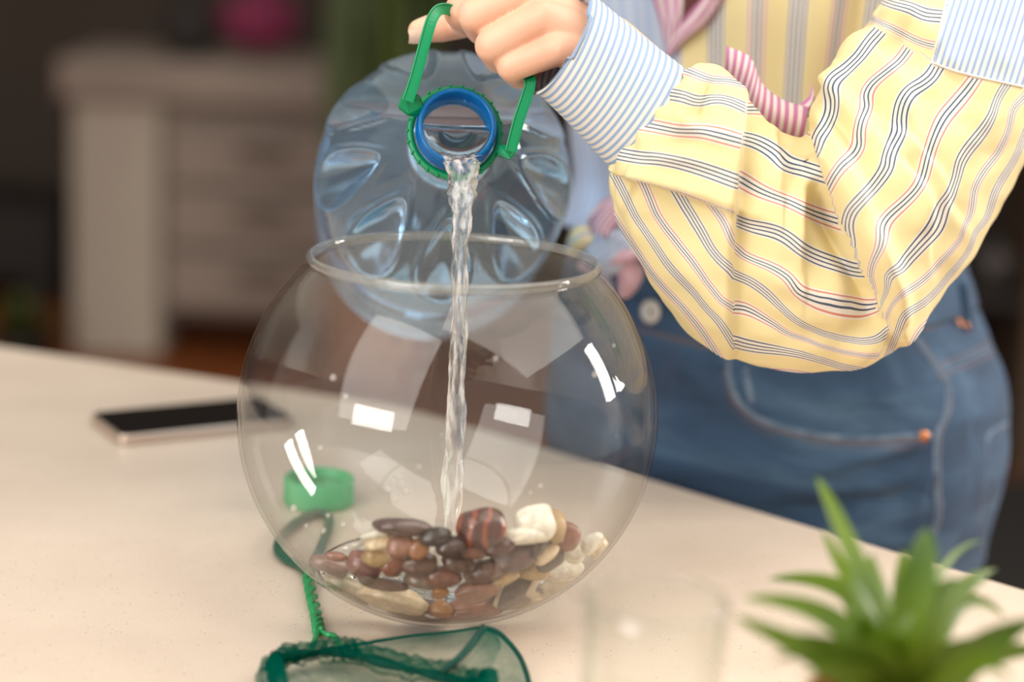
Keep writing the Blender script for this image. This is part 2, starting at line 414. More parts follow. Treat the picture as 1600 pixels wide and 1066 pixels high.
def lumpy(name, c, r, mat, parent=None, amp=.15, fr=6, sub=4):
    bm = bmesh.new(); bmesh.ops.create_icosphere(bm, subdivisions=sub, radius=1)
    for v in bm.verts:
        k = 1 + amp * fbm(v.co * fr * .3 + Vector(c), 3)
        v.co = Vector((c[i] + v.co[i] * r[i] * k for i in range(3)))
    me = bpy.data.meshes.new(name); bm.to_mesh(me); bm.free(); return link(name, me, mat, parent)
c = PY(405, 12, YB + .2)
bag = empty('magenta_pouch', (c[0], c[1], zt), 'magenta cloth pouch lying on top of the sideboard', 'pouch')
lumpy('cloth_body', (c[0], c[1], zt + .108), (.105, .09, .085), M_magenta, bag, .2)
lumpy('gathered_neck', (c[0] + .02, c[1], zt + .193), (.035, .035, .03), M_magenta, bag, .3)
c = PY(295, 15, YB + .2)
vz = empty('dark_vase', (c[0], c[1], zt), 'dark round vase on the sideboard beside the magenta pouch', 'vase')
link('body', lathe_me([(.0, 0), (.06, 0), (.075, .05), (.06, .12), (.035, .16), (.05, .19), (.045, .19), (.03, .16), (.05, .12), (.0, .02)], 32, origin=(c[0], c[1], zt)), M_dark, vz)
link('foot_ring', lathe_me([(.058, 0), (.065, .0), (.065, .012), (.058, .012)], 32, closed=True, origin=(c[0], c[1], zt)), M_dark, vz)
def blade(base, tip, w, bend, mat, parent, name='leaf', droop=0, n=14, cup=.25, twist=0, side=None):
    base, tip = np.array(base, float), np.array(tip, float)
    mid = (base + tip) / 2 + np.array(bend, float)
    t = np.linspace(0, 1, n)[:, None]
    c = (1 - t) ** 2 * base + 2 * t * (1 - t) * mid + t * t * tip
    tg = np.gradient(c, axis=0); tg /= np.linalg.norm(tg, axis=1)[:, None]
    sd = np.array(side if side is not None else [1., 0, 0]); s = sd - tg * (tg @ sd)[:, None]; s /= np.linalg.norm(s, axis=1)[:, None] + 1e-9
    nn = np.cross(tg, s)
    ang = twist * t[:, 0]; s2 = s * np.cos(ang)[:, None] + nn * np.sin(ang)[:, None]; n2 = np.cross(tg, s2)
    ww = w * (np.sin(np.clip(t[:, 0] * .9 + .1, 0, 1) * pi) ** .6 * (1 - .3 * t[:, 0]) + .02)
    L = [-1, -.5, 0, .5, 1]
    P = np.stack([c + s2 * (ww * k)[:, None] + n2 * (ww * cup * abs(k))[:, None] for k in L], 1)
    P2 = P - n2[:, None] * .0006
    V, F = grid(P); V2, F2 = grid(P2[:, ::-1])
    V, F = joinVF([(V, F), (V2, F2)])
    return link(name, mesh('leaf', V, F), mat, parent)
c = PY(585, 520, 3.5); hp = empty('tall_houseplant', (c[0], c[1], 0), 'tall dark green houseplant with long strap leaves behind the blue bottle', 'plant')
zs = PY(540, 420, 3.5)[2]
link('pot', lathe_me([(0, 0), (.11, 0), (.15, zs), (.135, zs), (.125, zs - .03), (0, zs - .03)], 40, origin=(c[0], 3.5, 0)), noisy('brown_clay', (.20, .07, .025), (.15, .05, .02), 20, .8), hp)
link('soil', lathe_me([(0, zs - .029), (.126, zs - .029), (.126, zs - .05), (0, zs - .05)], 40, origin=(c[0], 3.5, 0)), M_soil, hp)
for k in range(22):
    a = k * 2.4; q = PY(535 + (k * 37 % 150), -120 - (k * 53 % 160), 3.5 + .15 * sin(a))
    blade((c[0] + .05 * cos(a), 3.5 + .05 * sin(a), zs - .04), q, .045, (.08 * cos(a), .1 * sin(a), .1), M_bgleaf, hp, side=(cos(a * 3), sin(a * 3), 0))
q = PY(32, 490, 4.2); fp = empty('small_floor_plant', (q[0], 4.2, 0), 'small green leafy plant in a dark pot at the far left', 'plant')
link('pot', lathe_me([(0, 0), (.07, 0), (.09, q[2] - .06), (.08, q[2] - .06), (0, q[2] - .1)], 32, origin=(q[0], 4.2, 0)), M_dark, fp)
for k in range(16):
    a = k * 2.4; rr = .06 + .06 * (k % 3)
    blade((q[0], 4.2, q[2] - .09), (q[0] + rr * cos(a), 4.2 + rr * sin(a), q[2] + .05 - .04 * (k % 3)), .022, (0, 0, .05), M_bgleaf, fp, side=(-sin(a), cos(a), 0))
p0, p1 = PY(1480, 500, 3.6), PY(1592, 500, 3.6)
sh = empty('dark_shelf_unit', (p1[0], 3.6, 0), 'tall dark wooden shelf unit behind the person in jeans', 'shelf')
box('side_panel', (p1[0], 3.5, 0), (p1[0] + .06, 3.9, 2.1), M_brown, sh, .004)
box('side_panel', (p0[0] - .9, 3.5, 0), (p0[0] - .84, 3.9, 2.1), M_brown, sh, .004)
box('back_panel', (p0[0] - .84, 3.88, 0), (p1[0], 3.9, 2.1), M_dark, sh, .0)
zsh = PY(1555, 452, 3.6)[2]
for z in (.1, zsh - .03, zsh + .5, zsh + .9):
    box('shelf_board', (p0[0] - .84, 3.52, z), (p1[0], 3.88, z + .03), M_dark, sh, .003)
q = PY(1556, 415, 3.68)
vs = empty('grey_round_vase', (q[0], 3.68, zsh), 'round grey vase on the dark shelf at the right', 'vase')
rv = q[2] - zsh
link('body', lathe_me([(0, .0006)] + [(rv * sin(a), rv + .0006 - rv * cos(a)) for a in np.linspace(.3, 2.7, 20)] + [(rv * .5, rv * 2.1), (rv * .4, rv * 2.1), (rv * .3, rv * 1.8), (0, rv * 1.2)], 40, origin=(q[0], 3.68, zsh)), M_grey, vs)
link('foot_ring', lathe_me([(rv * .25, 0), (rv * .4, 0), (rv * .4, .012), (rv * .25, .012)], 32, closed=True, origin=(q[0], 3.68, zsh)), M_grey, vs)

darkener = box('floor_darkener', (.55, 1.0, .0005), (3.2, 3.45, .012), noisy('black_darkener', (.010, .008, .007), (.018, .014, .011), 60, 1, .3), None, .004)  # added sheet that makes this stretch of floor look dark
tag(darkener, 'black rug added over the orange floor behind the person', 'darkener')

# ------------------------------------------------------------------ person
n_out = np.array([.674, .739, 0]); t_side = np.array([.739, -.674, 0]); fwd = -n_out
PC = np.array([.232, .428, 0])
per = empty('person', (PC[0], PC[1], 0), 'person in blue jeans and a yellow striped patchwork shirt pouring water from a bottle', 'person')
def body_ring(z, a, bf, bb, cx, cy, p=2.25, n=120, th=None):
    th = np.linspace(0, 2 * pi, n, endpoint=False) if th is None else th
    c_, s_ = np.cos(th), np.sin(th)
    e = 2 / p
    x = a * np.sign(c_) * np.abs(c_) ** e
    y = np.where(s_ > 0, bf, bb) * np.sign(s_) * np.abs(s_) ** e
    P = PC[None] + (x + cx)[:, None] * t_side[None] + (y + cy)[:, None] * fwd[None]
    P[:, 2] = z; return P
# rows: z above worktop, half width, front depth, back depth, side shift, forward shift
JR = np.array([[-.52, .150, .085, .130, .015, -.02], [-.40, .160, .095, .14, .014, -.015], [-.25, .176, .108, .155, .012, -.01], [-.10, .190, .116, .172, .012, -.004],
               [.0, .200, .118, .196, .016, 0], [.06, .196, .117, .196, .014, 0], [.10, .184, .115, .186, .008, 0], [.135, .172, .112, .176, .003, 0], [.158, .165, .110, .170, 0, 0]])
def rings(RW, nz, nth, thick=0, pw=2.25):
    K = spline(RW, nz); out = []
    for r in K: out.append(body_ring(T + r[0], r[1] + thick, r[2] + thick, r[3] + thick, r[4], r[5], pw, nth))
    return np.array(out)
JP = rings(JR, 150, 260)
# whiskers and pulls in the denim
uvJ = np.zeros(JP.shape[:2] + (2,))
ang = np.linspace(0, 2 * pi, JP.shape[1], endpoint=False)
uvJ[..., 0] = ang[None, :] * .165; uvJ[..., 1] = JP[..., 2]
cen = JP.mean(1, keepdims=True); nrm = JP - cen; nrm[..., 2] = 0; nrm /= np.linalg.norm(nrm, axis=-1, keepdims=True)
px = proj(JP)
def segdist(q, A, B):
    A, B = np.array(A, float), np.array(B, float); d = B - A; L2 = d @ d
    t = np.clip(((q - A) @ d) / L2, 0, 1); c = A + t[..., None] * d; v = q - c
    sgn = np.sign(d[0] * v[..., 1] - d[1] * v[..., 0])
    return np.linalg.norm(v, axis=-1) * np.where(sgn == 0, 1, sgn), t
def polydist(q, pts):
    best = None; tt = None; n = len(pts) - 1
    for i in range(n):
        d, t = segdist(q, pts[i], pts[i + 1])
        if best is None: best, tt = d, (t + i) / n
        else:
            m = np.abs(d) < np.abs(best); best = np.where(m, d, best); tt = np.where(m, (t + i) / n, tt)
    return best, tt
fw = (nrm @ fwd > -.4).astype(float)
disp = np.zeros(JP.shape[:2])
for pts, amp, w in [([(1180, 800), (1300, 795), (1445, 770)], -.007, 15), ([(1180, 770), (1300, 765), (1450, 735)], .005, 14), ([(1445, 690), (1330, 715), (1230, 745)], .005, 12),
                    ([(1445, 700), (1360, 745), (1270, 775)], -.004, 12), ([(1100, 700), (1220, 740), (1330, 735)], .004, 20), ([(1050, 600), (1130, 650), (1230, 700)], -.003, 18),
                    ([(1460, 720), (1440, 760), (1425, 800)], .004, 12), ([(1475, 560), (1530, 590), (1570, 600)], -.004, 16), ([(1480, 640), (1530, 650), (1580, 640)], .003, 16),
                    ([(1200, 830), (1350, 850), (1450, 845)], .004, 14), ([(1060, 560), (1100, 600), (1130, 660)], .003, 14), ([(1230, 600), (1320, 620), (1420, 610)], .003, 22)]:
    d, t = polydist(px, pts); disp += fw * amp * np.exp(-(d / w) ** 2) * np.sin(np.clip(t, 0.03, .97) * pi) ** .5
for i in range(JP.shape[0]):
    for j in range(JP.shape[1]):
        q = JP[i, j]; disp[i, j] += .0022 * fbm((q[0] * 14, q[1] * 14, q[2] * 26), 2)
JP = JP + nrm * disp[..., None]
V, F = grid(JP, cv=True)
jme = mesh('jeans', V, F, uvJ.reshape(-1, 2)); jeans = link('jeans', jme, M_denim, per)
sol = jeans.modifiers.new('thickness', 'SOLIDIFY'); sol.thickness = .0015; sol.offset = -1
def bvh_of(V, F): return BVHTree.FromPolygons([tuple(v) for v in V], F)
BJ = bvh_of(V, F)
def hit(bvh, x, y, off=0.0):
    r = Vector(ray(x, y)).normalized(); loc, nn, i, d = bvh.ray_cast(Vector(CAM), r)
    if loc is None: return None
    if nn.dot(r) > 0: nn = -nn
    return np.array(loc + nn * off)
def path_on(bvh, pts, off, n=60):
    out = [hit(bvh, *q, off) for q in spline(np.array(pts, float), n)]
    return np.array([o for o in out if o is not None])
def seam(name, bvh, pts, r, mat, parent, off=.0005, dash=None, flat=.6):
    P = path_on(bvh, pts, off, 90)
    if len(P) < 3: return None
    if not dash: return link(name, tube(P, r, 6), mat, parent)
    L = []; k = 0; seg = np.cumsum(np.r_[0, np.linalg.norm(np.diff(P, axis=0), axis=1)])
    s = 0
    while s + dash * .7 < seg[-1]:
        q = np.array([[np.interp(x, seg, P[:, i]) for i in range(3)] for x in np.linspace(s, s + dash * .68, 4)])
        L.append(grid(tubeP(q, r, 5), cv=True, cap=True)); s += dash
    V, F = joinVF(L); o = link(name, mesh(name, V, F), mat, parent); o['kind'] = 'stuff'; return o
# waistband
WR = np.array([[.132, .173, .1125, .1775, .003, 0], [.145, .169, .111, .174, .002, 0], [.158, .165, .110, .170, 0, 0], [.166, .163, .109, .168, 0, 0]])
WR[:, 1:4] += .0028
WP = rings(WR, 10, 260); inn = rings(WR - np.array([0, .0035, .0035, .0035, 0, 0]), 10, 260)
Pw = np.concatenate([WP, inn[::-1]], 0)
V, F = grid(Pw, cu=True, cv=True)
uvw = np.zeros(Pw.shape[:2] + (2,)); uvw[..., 0] = ang[None] * .165; uvw[..., 1] = Pw[..., 2]
wb = link('waistband', fix(mesh('waistband', V, F, uvw.reshape(-1, 2))), M_denim, jeans)
BW = bvh_of(*grid(WP, cv=True))
# button, buttonhole and seams
q = hit(BW, 1020, 487, .001)
if q is None: q = hit(BJ, 1020, 487, .001)
nb = np.array(fwd) + np.array([0, 0, .05])
bt = link('button', lathe_me([(0, 0), (.0085, 0), (.0095, .0012), (.0095, .0026), (.0082, .0036), (.0035, .0034), (.0026, .0026), (0, .0026)], 40, origin=q, axis=nb), M_zinc, jeans)
bt['label'] = 'round pale metal waist button'
link('button_eye', lathe_me([(0, .0027), (.0024, .0027), (.002, .0032), (0, .0034)], 20, origin=q, axis=nb), M_black, bt)
seam('buttonhole', BW, [(1040, 488), (1062, 489), (1075, 490)], .0012, M_thread, jeans)
for pts in ([(1000, 515), (1060, 530), (1140, 552)], [(1440, 515), (1470, 506), (1512, 492)]):
    seam('waist_stitching', BJ, pts, .0010, M_thread, jeans, .0012, .0032)
def belt_loop(pts, w):
    P = path_on(BJ, pts, .004, 14)
    if len(P) < 3: return
    s = t_side * .8 - fwd * .3; s /= np.linalg.norm(s)
    top = np.stack([P + s * w * k for k in (-1, -.5, 0, .5, 1)], 1); nn = np.cross(s, np.array([0, 0, 1.])); nn *= np.sign(nn @ fwd)
    bot = top[:, ::-1] - nn * .0018
    V, F = grid(np.concatenate([top + nn * .0005, bot], 1), cv=True, cap=True)
    uv = np.zeros((len(V), 2)); uv[:, 0] = V[:, 0]; uv[:, 1] = V[:, 2]
    link('belt_loop', fix(mesh('belt_loop', V, F, uv)), M_denim, jeans)
belt_loop([(1492, 430), (1497, 470), (1504, 515)], .0055)
belt_loop([(1122, 500), (1125, 540), (1130, 574)], .0055)
for q in ([(1488, 500), (1490, 506), (1493, 512)], [(1500, 508), (1503, 513), (1507, 518)]):
    seam('bar_tack', BJ, q, .0013, M_copper, jeans, .005)
# front pocket: rolled edge, lining strip, double orange stitching, rivet
edge = [(1138, 560), (1141, 590), (1158, 630), (1205, 662), (1290, 682), (1370, 686), (1452, 680)]
pe = seam('pocket_edge', BJ, edge, .0030, M_denim_light, jeans, .0002)
low = lambda dy: [(x - dy * .4 * (i < 3), y + dy * min(1, .35 + .22 * i)) for i, (x, y) in enumerate(edge)]
seam('pocket_stitching', BJ, low(7), .0011, M_thread, jeans, .0009, .0034)
seam('pocket_stitching', BJ, low(16), .0011, M_thread, jeans, .0006, .0034)
seam('pocket_lining', BJ, [(1166, 575), (1170, 600), (1176, 628)], .0042, M_denim_light, jeans, -.0015)
q = hit(BJ, 1441, 682, .001)
link('rivet', lathe_me([(0, 0), (.0045, 0), (.0048, .0012), (.003, .0024), (0, .0026)], 24, origin=q, axis=fwd * .7 + t_side * .6), M_copper, jeans)['label'] = 'copper pocket rivet'
side_px = [(1428, 530), (1455, 570), (1474, 605), (1476, 640), (1462, 680), (1459, 740), (1462, 800), (1452, 838)]
seam('side_seam', BJ, side_px, .0026, M_denim_light, jeans, .0002)
seam('side_stitching', BJ, [(x + 6, y) for x, y in side_px], .0010, M_thread_pale, jeans, .0016, .0032)
for dy in (0, 19):
    seam('yoke_stitching', BJ, [(1462, 572 + dy), (1510, 553 + dy), (1556, 530 + dy)], .0010, M_thread, jeans, .0008, .0032)
seam('yoke_seam', BJ, [(1462, 581), (1510, 562), (1556, 539)], .0018, M_denim_light, jeans, .0)
bp = [(1582, 655), (1560, 668), (1541, 684), (1538, 730), (1531, 790), (1528, 840), (1540, 890)]
seam('back_pocket_edge', BJ, bp, .0022, M_denim_light, jeans, .0004)
seam('back_pocket_stitching', BJ, [(x + 8, y + 2) for x, y in bp], .0010, M_thread, jeans, .0006, .0034)
for dx in (0, 15):
    seam('fly_stitching', BJ, [(1062 + dx, 520), (1042 + dx, 570), (1034 + dx, 650), (1052 + dx, 720), (1075 + dx, 760)], .0010, M_thread, jeans, .0006, .0034)

# ---- body: torso, neck stump, arm and hand as one skin surface
def p3(a): return PY(a[0], a[1], a[2])
SR = np.array([[.150, .156, .098, .146, -.003, 0], [.185, .146, .097, .132, -.006, .0], [.24, .146, .100, .130, -.010, .0], [.32, .155, .112, .115, -.012, 0], [.40, .168, .122, .12, -.014, .0], [.48, .178, .115, .12, -.014, 0], [.55, .175, .095, .11, -.014, -.01], [.60, .12, .075, .09, -.014, -.02], [.625, .06, .05, .06, -.014, -.02]])
body_parts = []
TP = rings(SR - np.array([0, .008, .008, .008, 0, 0]), 60, 80); V, F = grid(TP, cv=True, cap=True); body_parts.append((V, F))
nk = PC + fwd * .0
body_parts.append(capsule([nk + [0, 0, T + .58], nk + fwd * .01 + [0, 0, T + .66], nk + fwd * .025 + [0, 0, T + .72]], [.06, .052, .052]))
hd = nk + fwd * .055 + np.array([0, 0, T + .80])
bmh = bmesh.new(); bmesh.ops.create_uvsphere(bmh, u_segments=40, v_segments=28, radius=1)
HV = []
for v in bmh.verts:
    d = np.array(v.co); x, y, z = d
    f = y; w = 1 - .18 * max(0, -z) ** 1.3
    q = hd + t_side * x * .076 * w + fwd * (y * .096 - .0) + np.array([0, 0, z * .118])
    HV.append(q)
for v in bmh.verts: v.index = v.index
HF = [tuple(v.index for v in f.verts) for f in bmh.faces]; bmh.free()
body_parts.append((np.array(HV), HF))
body_parts.append(capsule([hd + fwd * .088 + [0, 0, .018], hd + fwd * .108 + [0, 0, -.022]], [.008, .013], 12))        # nose
body_parts.append(capsule([hd + fwd * .07 + [0, 0, -.085], hd + fwd * .078 + [0, 0, -.10]], [.022, .022], 12))            # chin
for s in (-1, 1): body_parts.append(capsule([hd + t_side * s * .076 + [0, 0, .02], hd + t_side * s * .077 + [0, 0, -.025]], [.014, .009], 12))
shoulder = p3((1575, -240, .25)); elbow = p3((1310, 430, .09)); wrist = p3((948, 82, .062))
body_parts.append(capsule(spline([PC + t_side * .12 + [0, 0, T + .53], shoulder, p3((1478, 110, .14)), elbow], 14), np.linspace(.052, .034, 14)))
body_parts.append(capsule(spline([elbow, (elbow * .6 + wrist * .4), wrist], 10), np.linspace(.037, .0235, 10)))
# hand: rows of (px, py, depth)
MCP = [(772, -36, .088), (818, -12, .066), (850, 28, .053), (874, 76, .047)]
PIP = [(719, 18, .079), (742, 23, .054), (768, 71, .047), (799, 103, .047)]
DIP = [(728, 36, .103), (752, 46, .079), (780, 92, .071), (812, 118, .068)]
TIP = [(752, 26, .115), (780, 42, .095), (806, 80, .086), (832, 108, .080)]
RAD = [(.0122, .0108, .0096, .0085), (.0122, .0110, .0100, .0088), (.0117, .0107, .0096, .0084), (.0106, .0098, .0088, .0076)]
wr2 = p3((925, 66, .064))
for k in range(4):
    m, pi_, di, ti = (p3(a[k]) for a in (MCP, PIP, DIP, TIP)); r = RAD[k]
    body_parts.append(capsule([m, m * .5 + pi_ * .5, pi_], [r[0], (r[0] + r[1]) / 2 * .98, r[1]], 20))
    body_parts.append(capsule([pi_, di], [r[1], r[2]], 20)); body_parts.append(capsule([di, ti], [r[2], r[3]], 20))
    w0 = wr2 + (np.array(m) - p3((840, 15, .062))) * .35
    pa = w0 + np.array([0, .004, 0])
    body_parts.append(capsule([pa, pa * .5 + m * .5, m], [.0165, .0150, r[0] * 1.02], 20))
    if k < 3:
        m2 = p3(MCP[k + 1]); mm = (m + m2) / 2 + np.array([0, .003, 0])
        body_parts.append(capsule([pa, mm], [.0150, .0085], 16))
body_parts.append(capsule([wrist + [0, .004, 0], wr2 + [0, .003, 0]], [.0235, .022], 24))
TH = [p3((872, 0, .098)), p3((798, -2, .118)), p3((716, 36, .116)), p3((656, 48, .106))]
body_parts.append(capsule([TH[0], TH[1]], [.019, .0145], 20)); body_parts.append(capsule([TH[1], TH[2]], [.0140, .0108], 20))
body_parts.append(capsule([TH[2], TH[2] * .5 + TH[3] * .5, TH[3]], [.0105, .0102, .0078], 20))
body_parts.append(capsule([TH[1], p3(MCP[0]) + np.array([0, .01, -.005])], [.013, .012], 16))
V, F = joinVF(body_parts)
tmp = link('body_raw', mesh('body_raw', V, F), None)
rm = tmp.modifiers.new('union', 'REMESH'); rm.mode = 'VOXEL'; rm.voxel_size = .0013; rm.use_smooth_shade = True
sm = tmp.modifiers.new('smooth', 'SMOOTH'); sm.factor = .5; sm.iterations = 3
bme = evaluated(tmp); bpy.data.objects.remove(tmp); bme.name = 'body'
body = link('body', bme, M_skin, per)
# thumb nail
td = TH[3] - TH[2]; td /= np.linalg.norm(td)
nn = np.array([-.35, -.75, -.40]); nn -= td * (nn @ td); nn /= np.linalg.norm(nn); ss = np.cross(td, nn)
G = np.array([[TH[3] + td * (-.003 + .0125 * a) + ss * .0056 * b * (1 - .3 * max(0, a - .6)) + nn * (.0078 * sqrt(max(.05, 1 - (b * .62) ** 2)) + .0004 - .0035 * max(0, a - .3) ** 1.5) for b in np.linspace(-1, 1, 9)] for a in np.linspace(0, 1, 10)])
V, F = grid(G); V2, F2 = grid(G[:, ::-1] - nn * .0008); V, F = joinVF([(V, F), (V2, F2)])
nl = link('thumb_nail', fix(mesh('nail', V, F)), M_nail, body)
# hair and eyes (outside the frame)
hv = np.array(HV); up = (hv - hd)
keep = hd + (hv - hd) * 1.09 - fwd * .012 + np.array([0, 0, .008])
hm = link('hair', mesh('hair', keep, [f for f in HF if np.mean([(hv[i] - hd) @ fwd for i in f]) < .045 or np.mean([hv[i][2] - hd[2] for i in f]) > .07]), M_brown, per)
for s in (-1, 1):
    bm = bmesh.new(); bmesh.ops.create_uvsphere(bm, u_segments=16, v_segments=10, radius=.011)
    e = hd + t_side * s * .032 + fwd * .083 + np.array([0, 0, .012])
    for v in bm.verts: v.co += Vector(e)
    me = bpy.data.meshes.new('eye'); bm.to_mesh(me); bm.free(); link('eye', me, M_black, per)

# ---- shirt body
def pip(q, poly):
    x, y = q[..., 0], q[..., 1]; ins = np.zeros(x.shape, bool); n = len(poly)
    for i in range(n):
        (x1, y1), (x2, y2) = poly[i], poly[(i + 1) % n]
        c = ((y1 > y) != (y2 > y)) & (x < (x2 - x1) * (y - y1) / (y2 - y1 + 1e-9) + x1); ins ^= c
    return ins
SH = SR.copy(); SH[:, 1:4] += .010; SH[0, 0] = .172; SH[1, 0] = .205; SH[0, 1:4] += .006
SP = rings(SH, 130, 300)
cen = SP.mean(1, keepdims=True); nrm = SP - cen; nrm[..., 2] = 0; nrm /= np.linalg.norm(nrm, axis=-1, keepdims=True) + 1e-9
angs = np.linspace(0, 2 * pi, 300, endpoint=False)
for i in range(SP.shape[0]):
    for j in range(SP.shape[1]):
        q = SP[i, j]; a = angs[j]
        SP[i, j] += nrm[i, j] * (.006 * fbm((a * 5, q[2] * 3.0, 1.7), 2) + .003 * sin(a * 17 + q[2] * 11))
uvS = np.zeros(SP.shape[:2] + (2,)); uvS[..., 0] = angs[None] * .125; uvS[..., 1] = SP[..., 2]
V, F = grid(SP, cv=True)
sme = mesh('shirt_body', V, F, uvS.reshape(-1, 2))
fc = np.array([V[list(f)].mean(0) for f in F]); fpx = proj(fc); front = ((fc - PC) @ fwd > 0)
side = (fc - PC) @ t_side
bl = (fpx[:, 0] < 1060 + (fpx[:, 1] - 75) * .05)
sme.materials.append(M_yellow); sme.materials.append(M_blue2)
sme.polygons.foreach_set('material_index', np.where(bl, 1, 0).astype(np.int32))
shirt = link('shirt_body', sme, None, per)
so = shirt.modifiers.new('thickness', 'SOLIDIFY'); so.thickness = .0015; so.offset = -1
BS = bvh_of(V, F)
def ribbon(name, A, B, mat, parent, nu=40, nv=10, bulge=.004, thick=.0012, uvscale=1.0, uvdir=0, ya=None):
    """strip of cloth between two edges; each edge a list of (px, py, Y)"""
    a = spline(np.array([p3(q) for q in A]), nu); c = spline(np.array([p3(q) for q in B]), nu)
    t = np.linspace(0, 1, nv)[None, :, None]
    P = a[:, None] * (1 - t) + c[:, None] * t
    P[..., 1] -= bulge * np.sin(t[..., 0] * pi)
    for i in range(nu):
        for j in range(nv): P[i, j, 1] -= .0015 * fbm(tuple(P[i, j] * 40), 2)
    la = np.cumsum(np.r_[0, np.linalg.norm(np.diff((a + c) / 2, axis=0), axis=1)]); wd = np.linalg.norm(a - c, axis=1).mean()
    uv = np.zeros((nu, nv, 2)); uv[..., uvdir] = la[:, None]; uv[..., 1 - uvdir] = t[..., 0] * wd
    V, F = grid(P); me = mesh(name, V, F, uv.reshape(-1, 2) * uvscale)
    o = link(name, me, mat, parent); s_ = o.modifiers.new('thickness', 'SOLIDIFY'); s_.thickness = thick; s_.offset = 0
    return o
def surf_y(x, y, off=.004):
    q = hit(BS, x, y, off); return q[1] if q is not None else .34
def on_shirt(pts, off): return [(x, y, surf_y(x, y, off)) for x, y in pts]
ribbon('collar_band', on_shirt([(1018, -8), (1030, 30), (1040, 70), (1043, 84)], .006), on_shirt([(1068, -8), (1064, 30), (1052, 60), (1045, 84)], .008), M_pink, per, uvdir=1, uvscale=.8)
ribbon('collar_band', on_shirt([(1100, -8), (1075, 22), (1052, 50), (1040, 84)], .007), on_shirt([(1132, -8), (1108, 32), (1072, 62), (1044, 90)], .009), M_pink, per, uvdir=1, uvscale=.8)
ribbon('neck_opening', on_shirt([(1062, -8), (1060, 20), (1052, 50)], .004), on_shirt([(1118, -8), (1085, 22), (1054, 54)], .004), noisy('maroon_skin_shade', (.10, .03, .03), (.13, .04, .04), 30, .9), per)  # dark maroon strip, shade on the skin inside the collar put into the colour
# ---- knot tied at the waist
kn = empty('shirt_knot', (0, 0, 0)); kn.parent = per; kn.matrix_parent_inverse = Matrix.Translation(-Vector(per.location))
def roll(name, pts, r, mat, flat=.55, seed=0, taper=True, uvs=1):
    K = spline(np.array([p3(q) for q in pts]), 26); n = len(K)
    rr = r * (np.sin(np.linspace(.25, .8, n) * pi) if taper else np.ones(n))
    P = tubeP(K, rr, 22, flat)
    for i in range(n):
        for j in range(22):
            P[i, j] += (P[i, j] - K[i]) * .35 * fbm((j * .9 + seed, i * .12, seed), 2)
    uv = np.zeros((n, 22, 2)); uv[..., 0] = np.linspace(0, 2 * pi * r, 22)[None]; uv[..., 1] = np.linspace(0, .1, n)[:, None]
    V, F = grid(P, cv=True, cap=True)
    return link(name, fix(mesh(name, V, F, uv.reshape(-1, 2) * uvs)), mat, kn)
YK = .300
roll('knot_loop', [(985, 318, YK - .004), (955, 332, YK - .012), (938, 356, YK - .012), (950, 378, YK - .01), (985, 372, YK - .004)], .016, M_pink, .6, 1, uvs=.8)
roll('knot_lump', [(970, 372, YK - .012), (945, 392, YK - .02), (925, 402, YK - .014)], .021, M_blue2, .7, 2)
roll('knot_lump', [(985, 345, YK), (962, 352, YK - .002), (945, 360, YK)], .020, M_blue2, .6, 9)
roll('knot_tail', [(1000, 380, YK - .01), (970, 392, YK - .022), (935, 405, YK - .018), (920, 400, YK - .012)], .018, M_pink, .45, 3, uvs=.8)
roll('knot_tail', [(968, 395, YK - .014), (985, 430, YK - .018), (976, 462, YK - .016)], .017, M_pink, .4, 4, uvs=.8)
roll('knot_tail', [(940, 380, YK - .006), (912, 372, YK - .010), (892, 390, YK - .006)], .017, M_yellow, .5, 5)
roll('knot_tail', [(948, 400, YK - .004), (945, 425, YK - .008), (952, 452, YK - .006)], .014, M_blue2, .5, 6)

# ---- left sleeve, fanning round the elbow: (inner edge, outer edge, depth centre, half thickness)
ST = [((1078, 118), (962, 268), .052, .036), ((1098, 106), (954, 288), .052, .042), ((1130, 108), (968, 340), .054, .050), ((1168, 150), (1012, 428), .056, .054), ((1205, 196), (1082, 512), .056, .058),
      ((1244, 212), (1152, 560), .056, .060), ((1258, 208), (1240, 583), .058, .062), ((1266, 196), (1330, 577), .062, .062), ((1272, 165), (1408, 542), .068, .064),
      ((1290, 125), (1478, 462), .08, .066), ((1322, 75), (1548, 356), .10, .068), ((1362, 22), (1606, 258), .125, .07), ((1410, -45), (1672, 150), .155, .072), ((1465, -140), (1720, 20), .19, .072), ((1500, -260), (1700, -130), .22, .07)]
NS, NV = 400, 400
K = spline(np.array([[*a, *c, y, h] for a, c, y, h in ST], float), NS)
Ia = np.array([PY(k[0], k[1], k[4]) for k in K]); Oa = np.array([PY(k[2], k[3], k[4]) for k in K])
cc = (Ia + Oa) / 2; ww = (Oa - Ia) / 2; hh = K[:, 5]
tocam = CAM[None] - cc; tocam /= np.linalg.norm(tocam, axis=1)[:, None]
th = np.linspace(0, 2 * pi, NV, endpoint=False)
sg = lambda x, e: np.sign(x) * np.abs(x) ** e
SL = cc[:, None] + ww[:, None] * (-sg(np.cos(th), .9))[None, :, None] + tocam[:, None] * (hh[:, None] * sg(np.sin(th), .85)[None])[..., None]
SL0 = SL.copy()
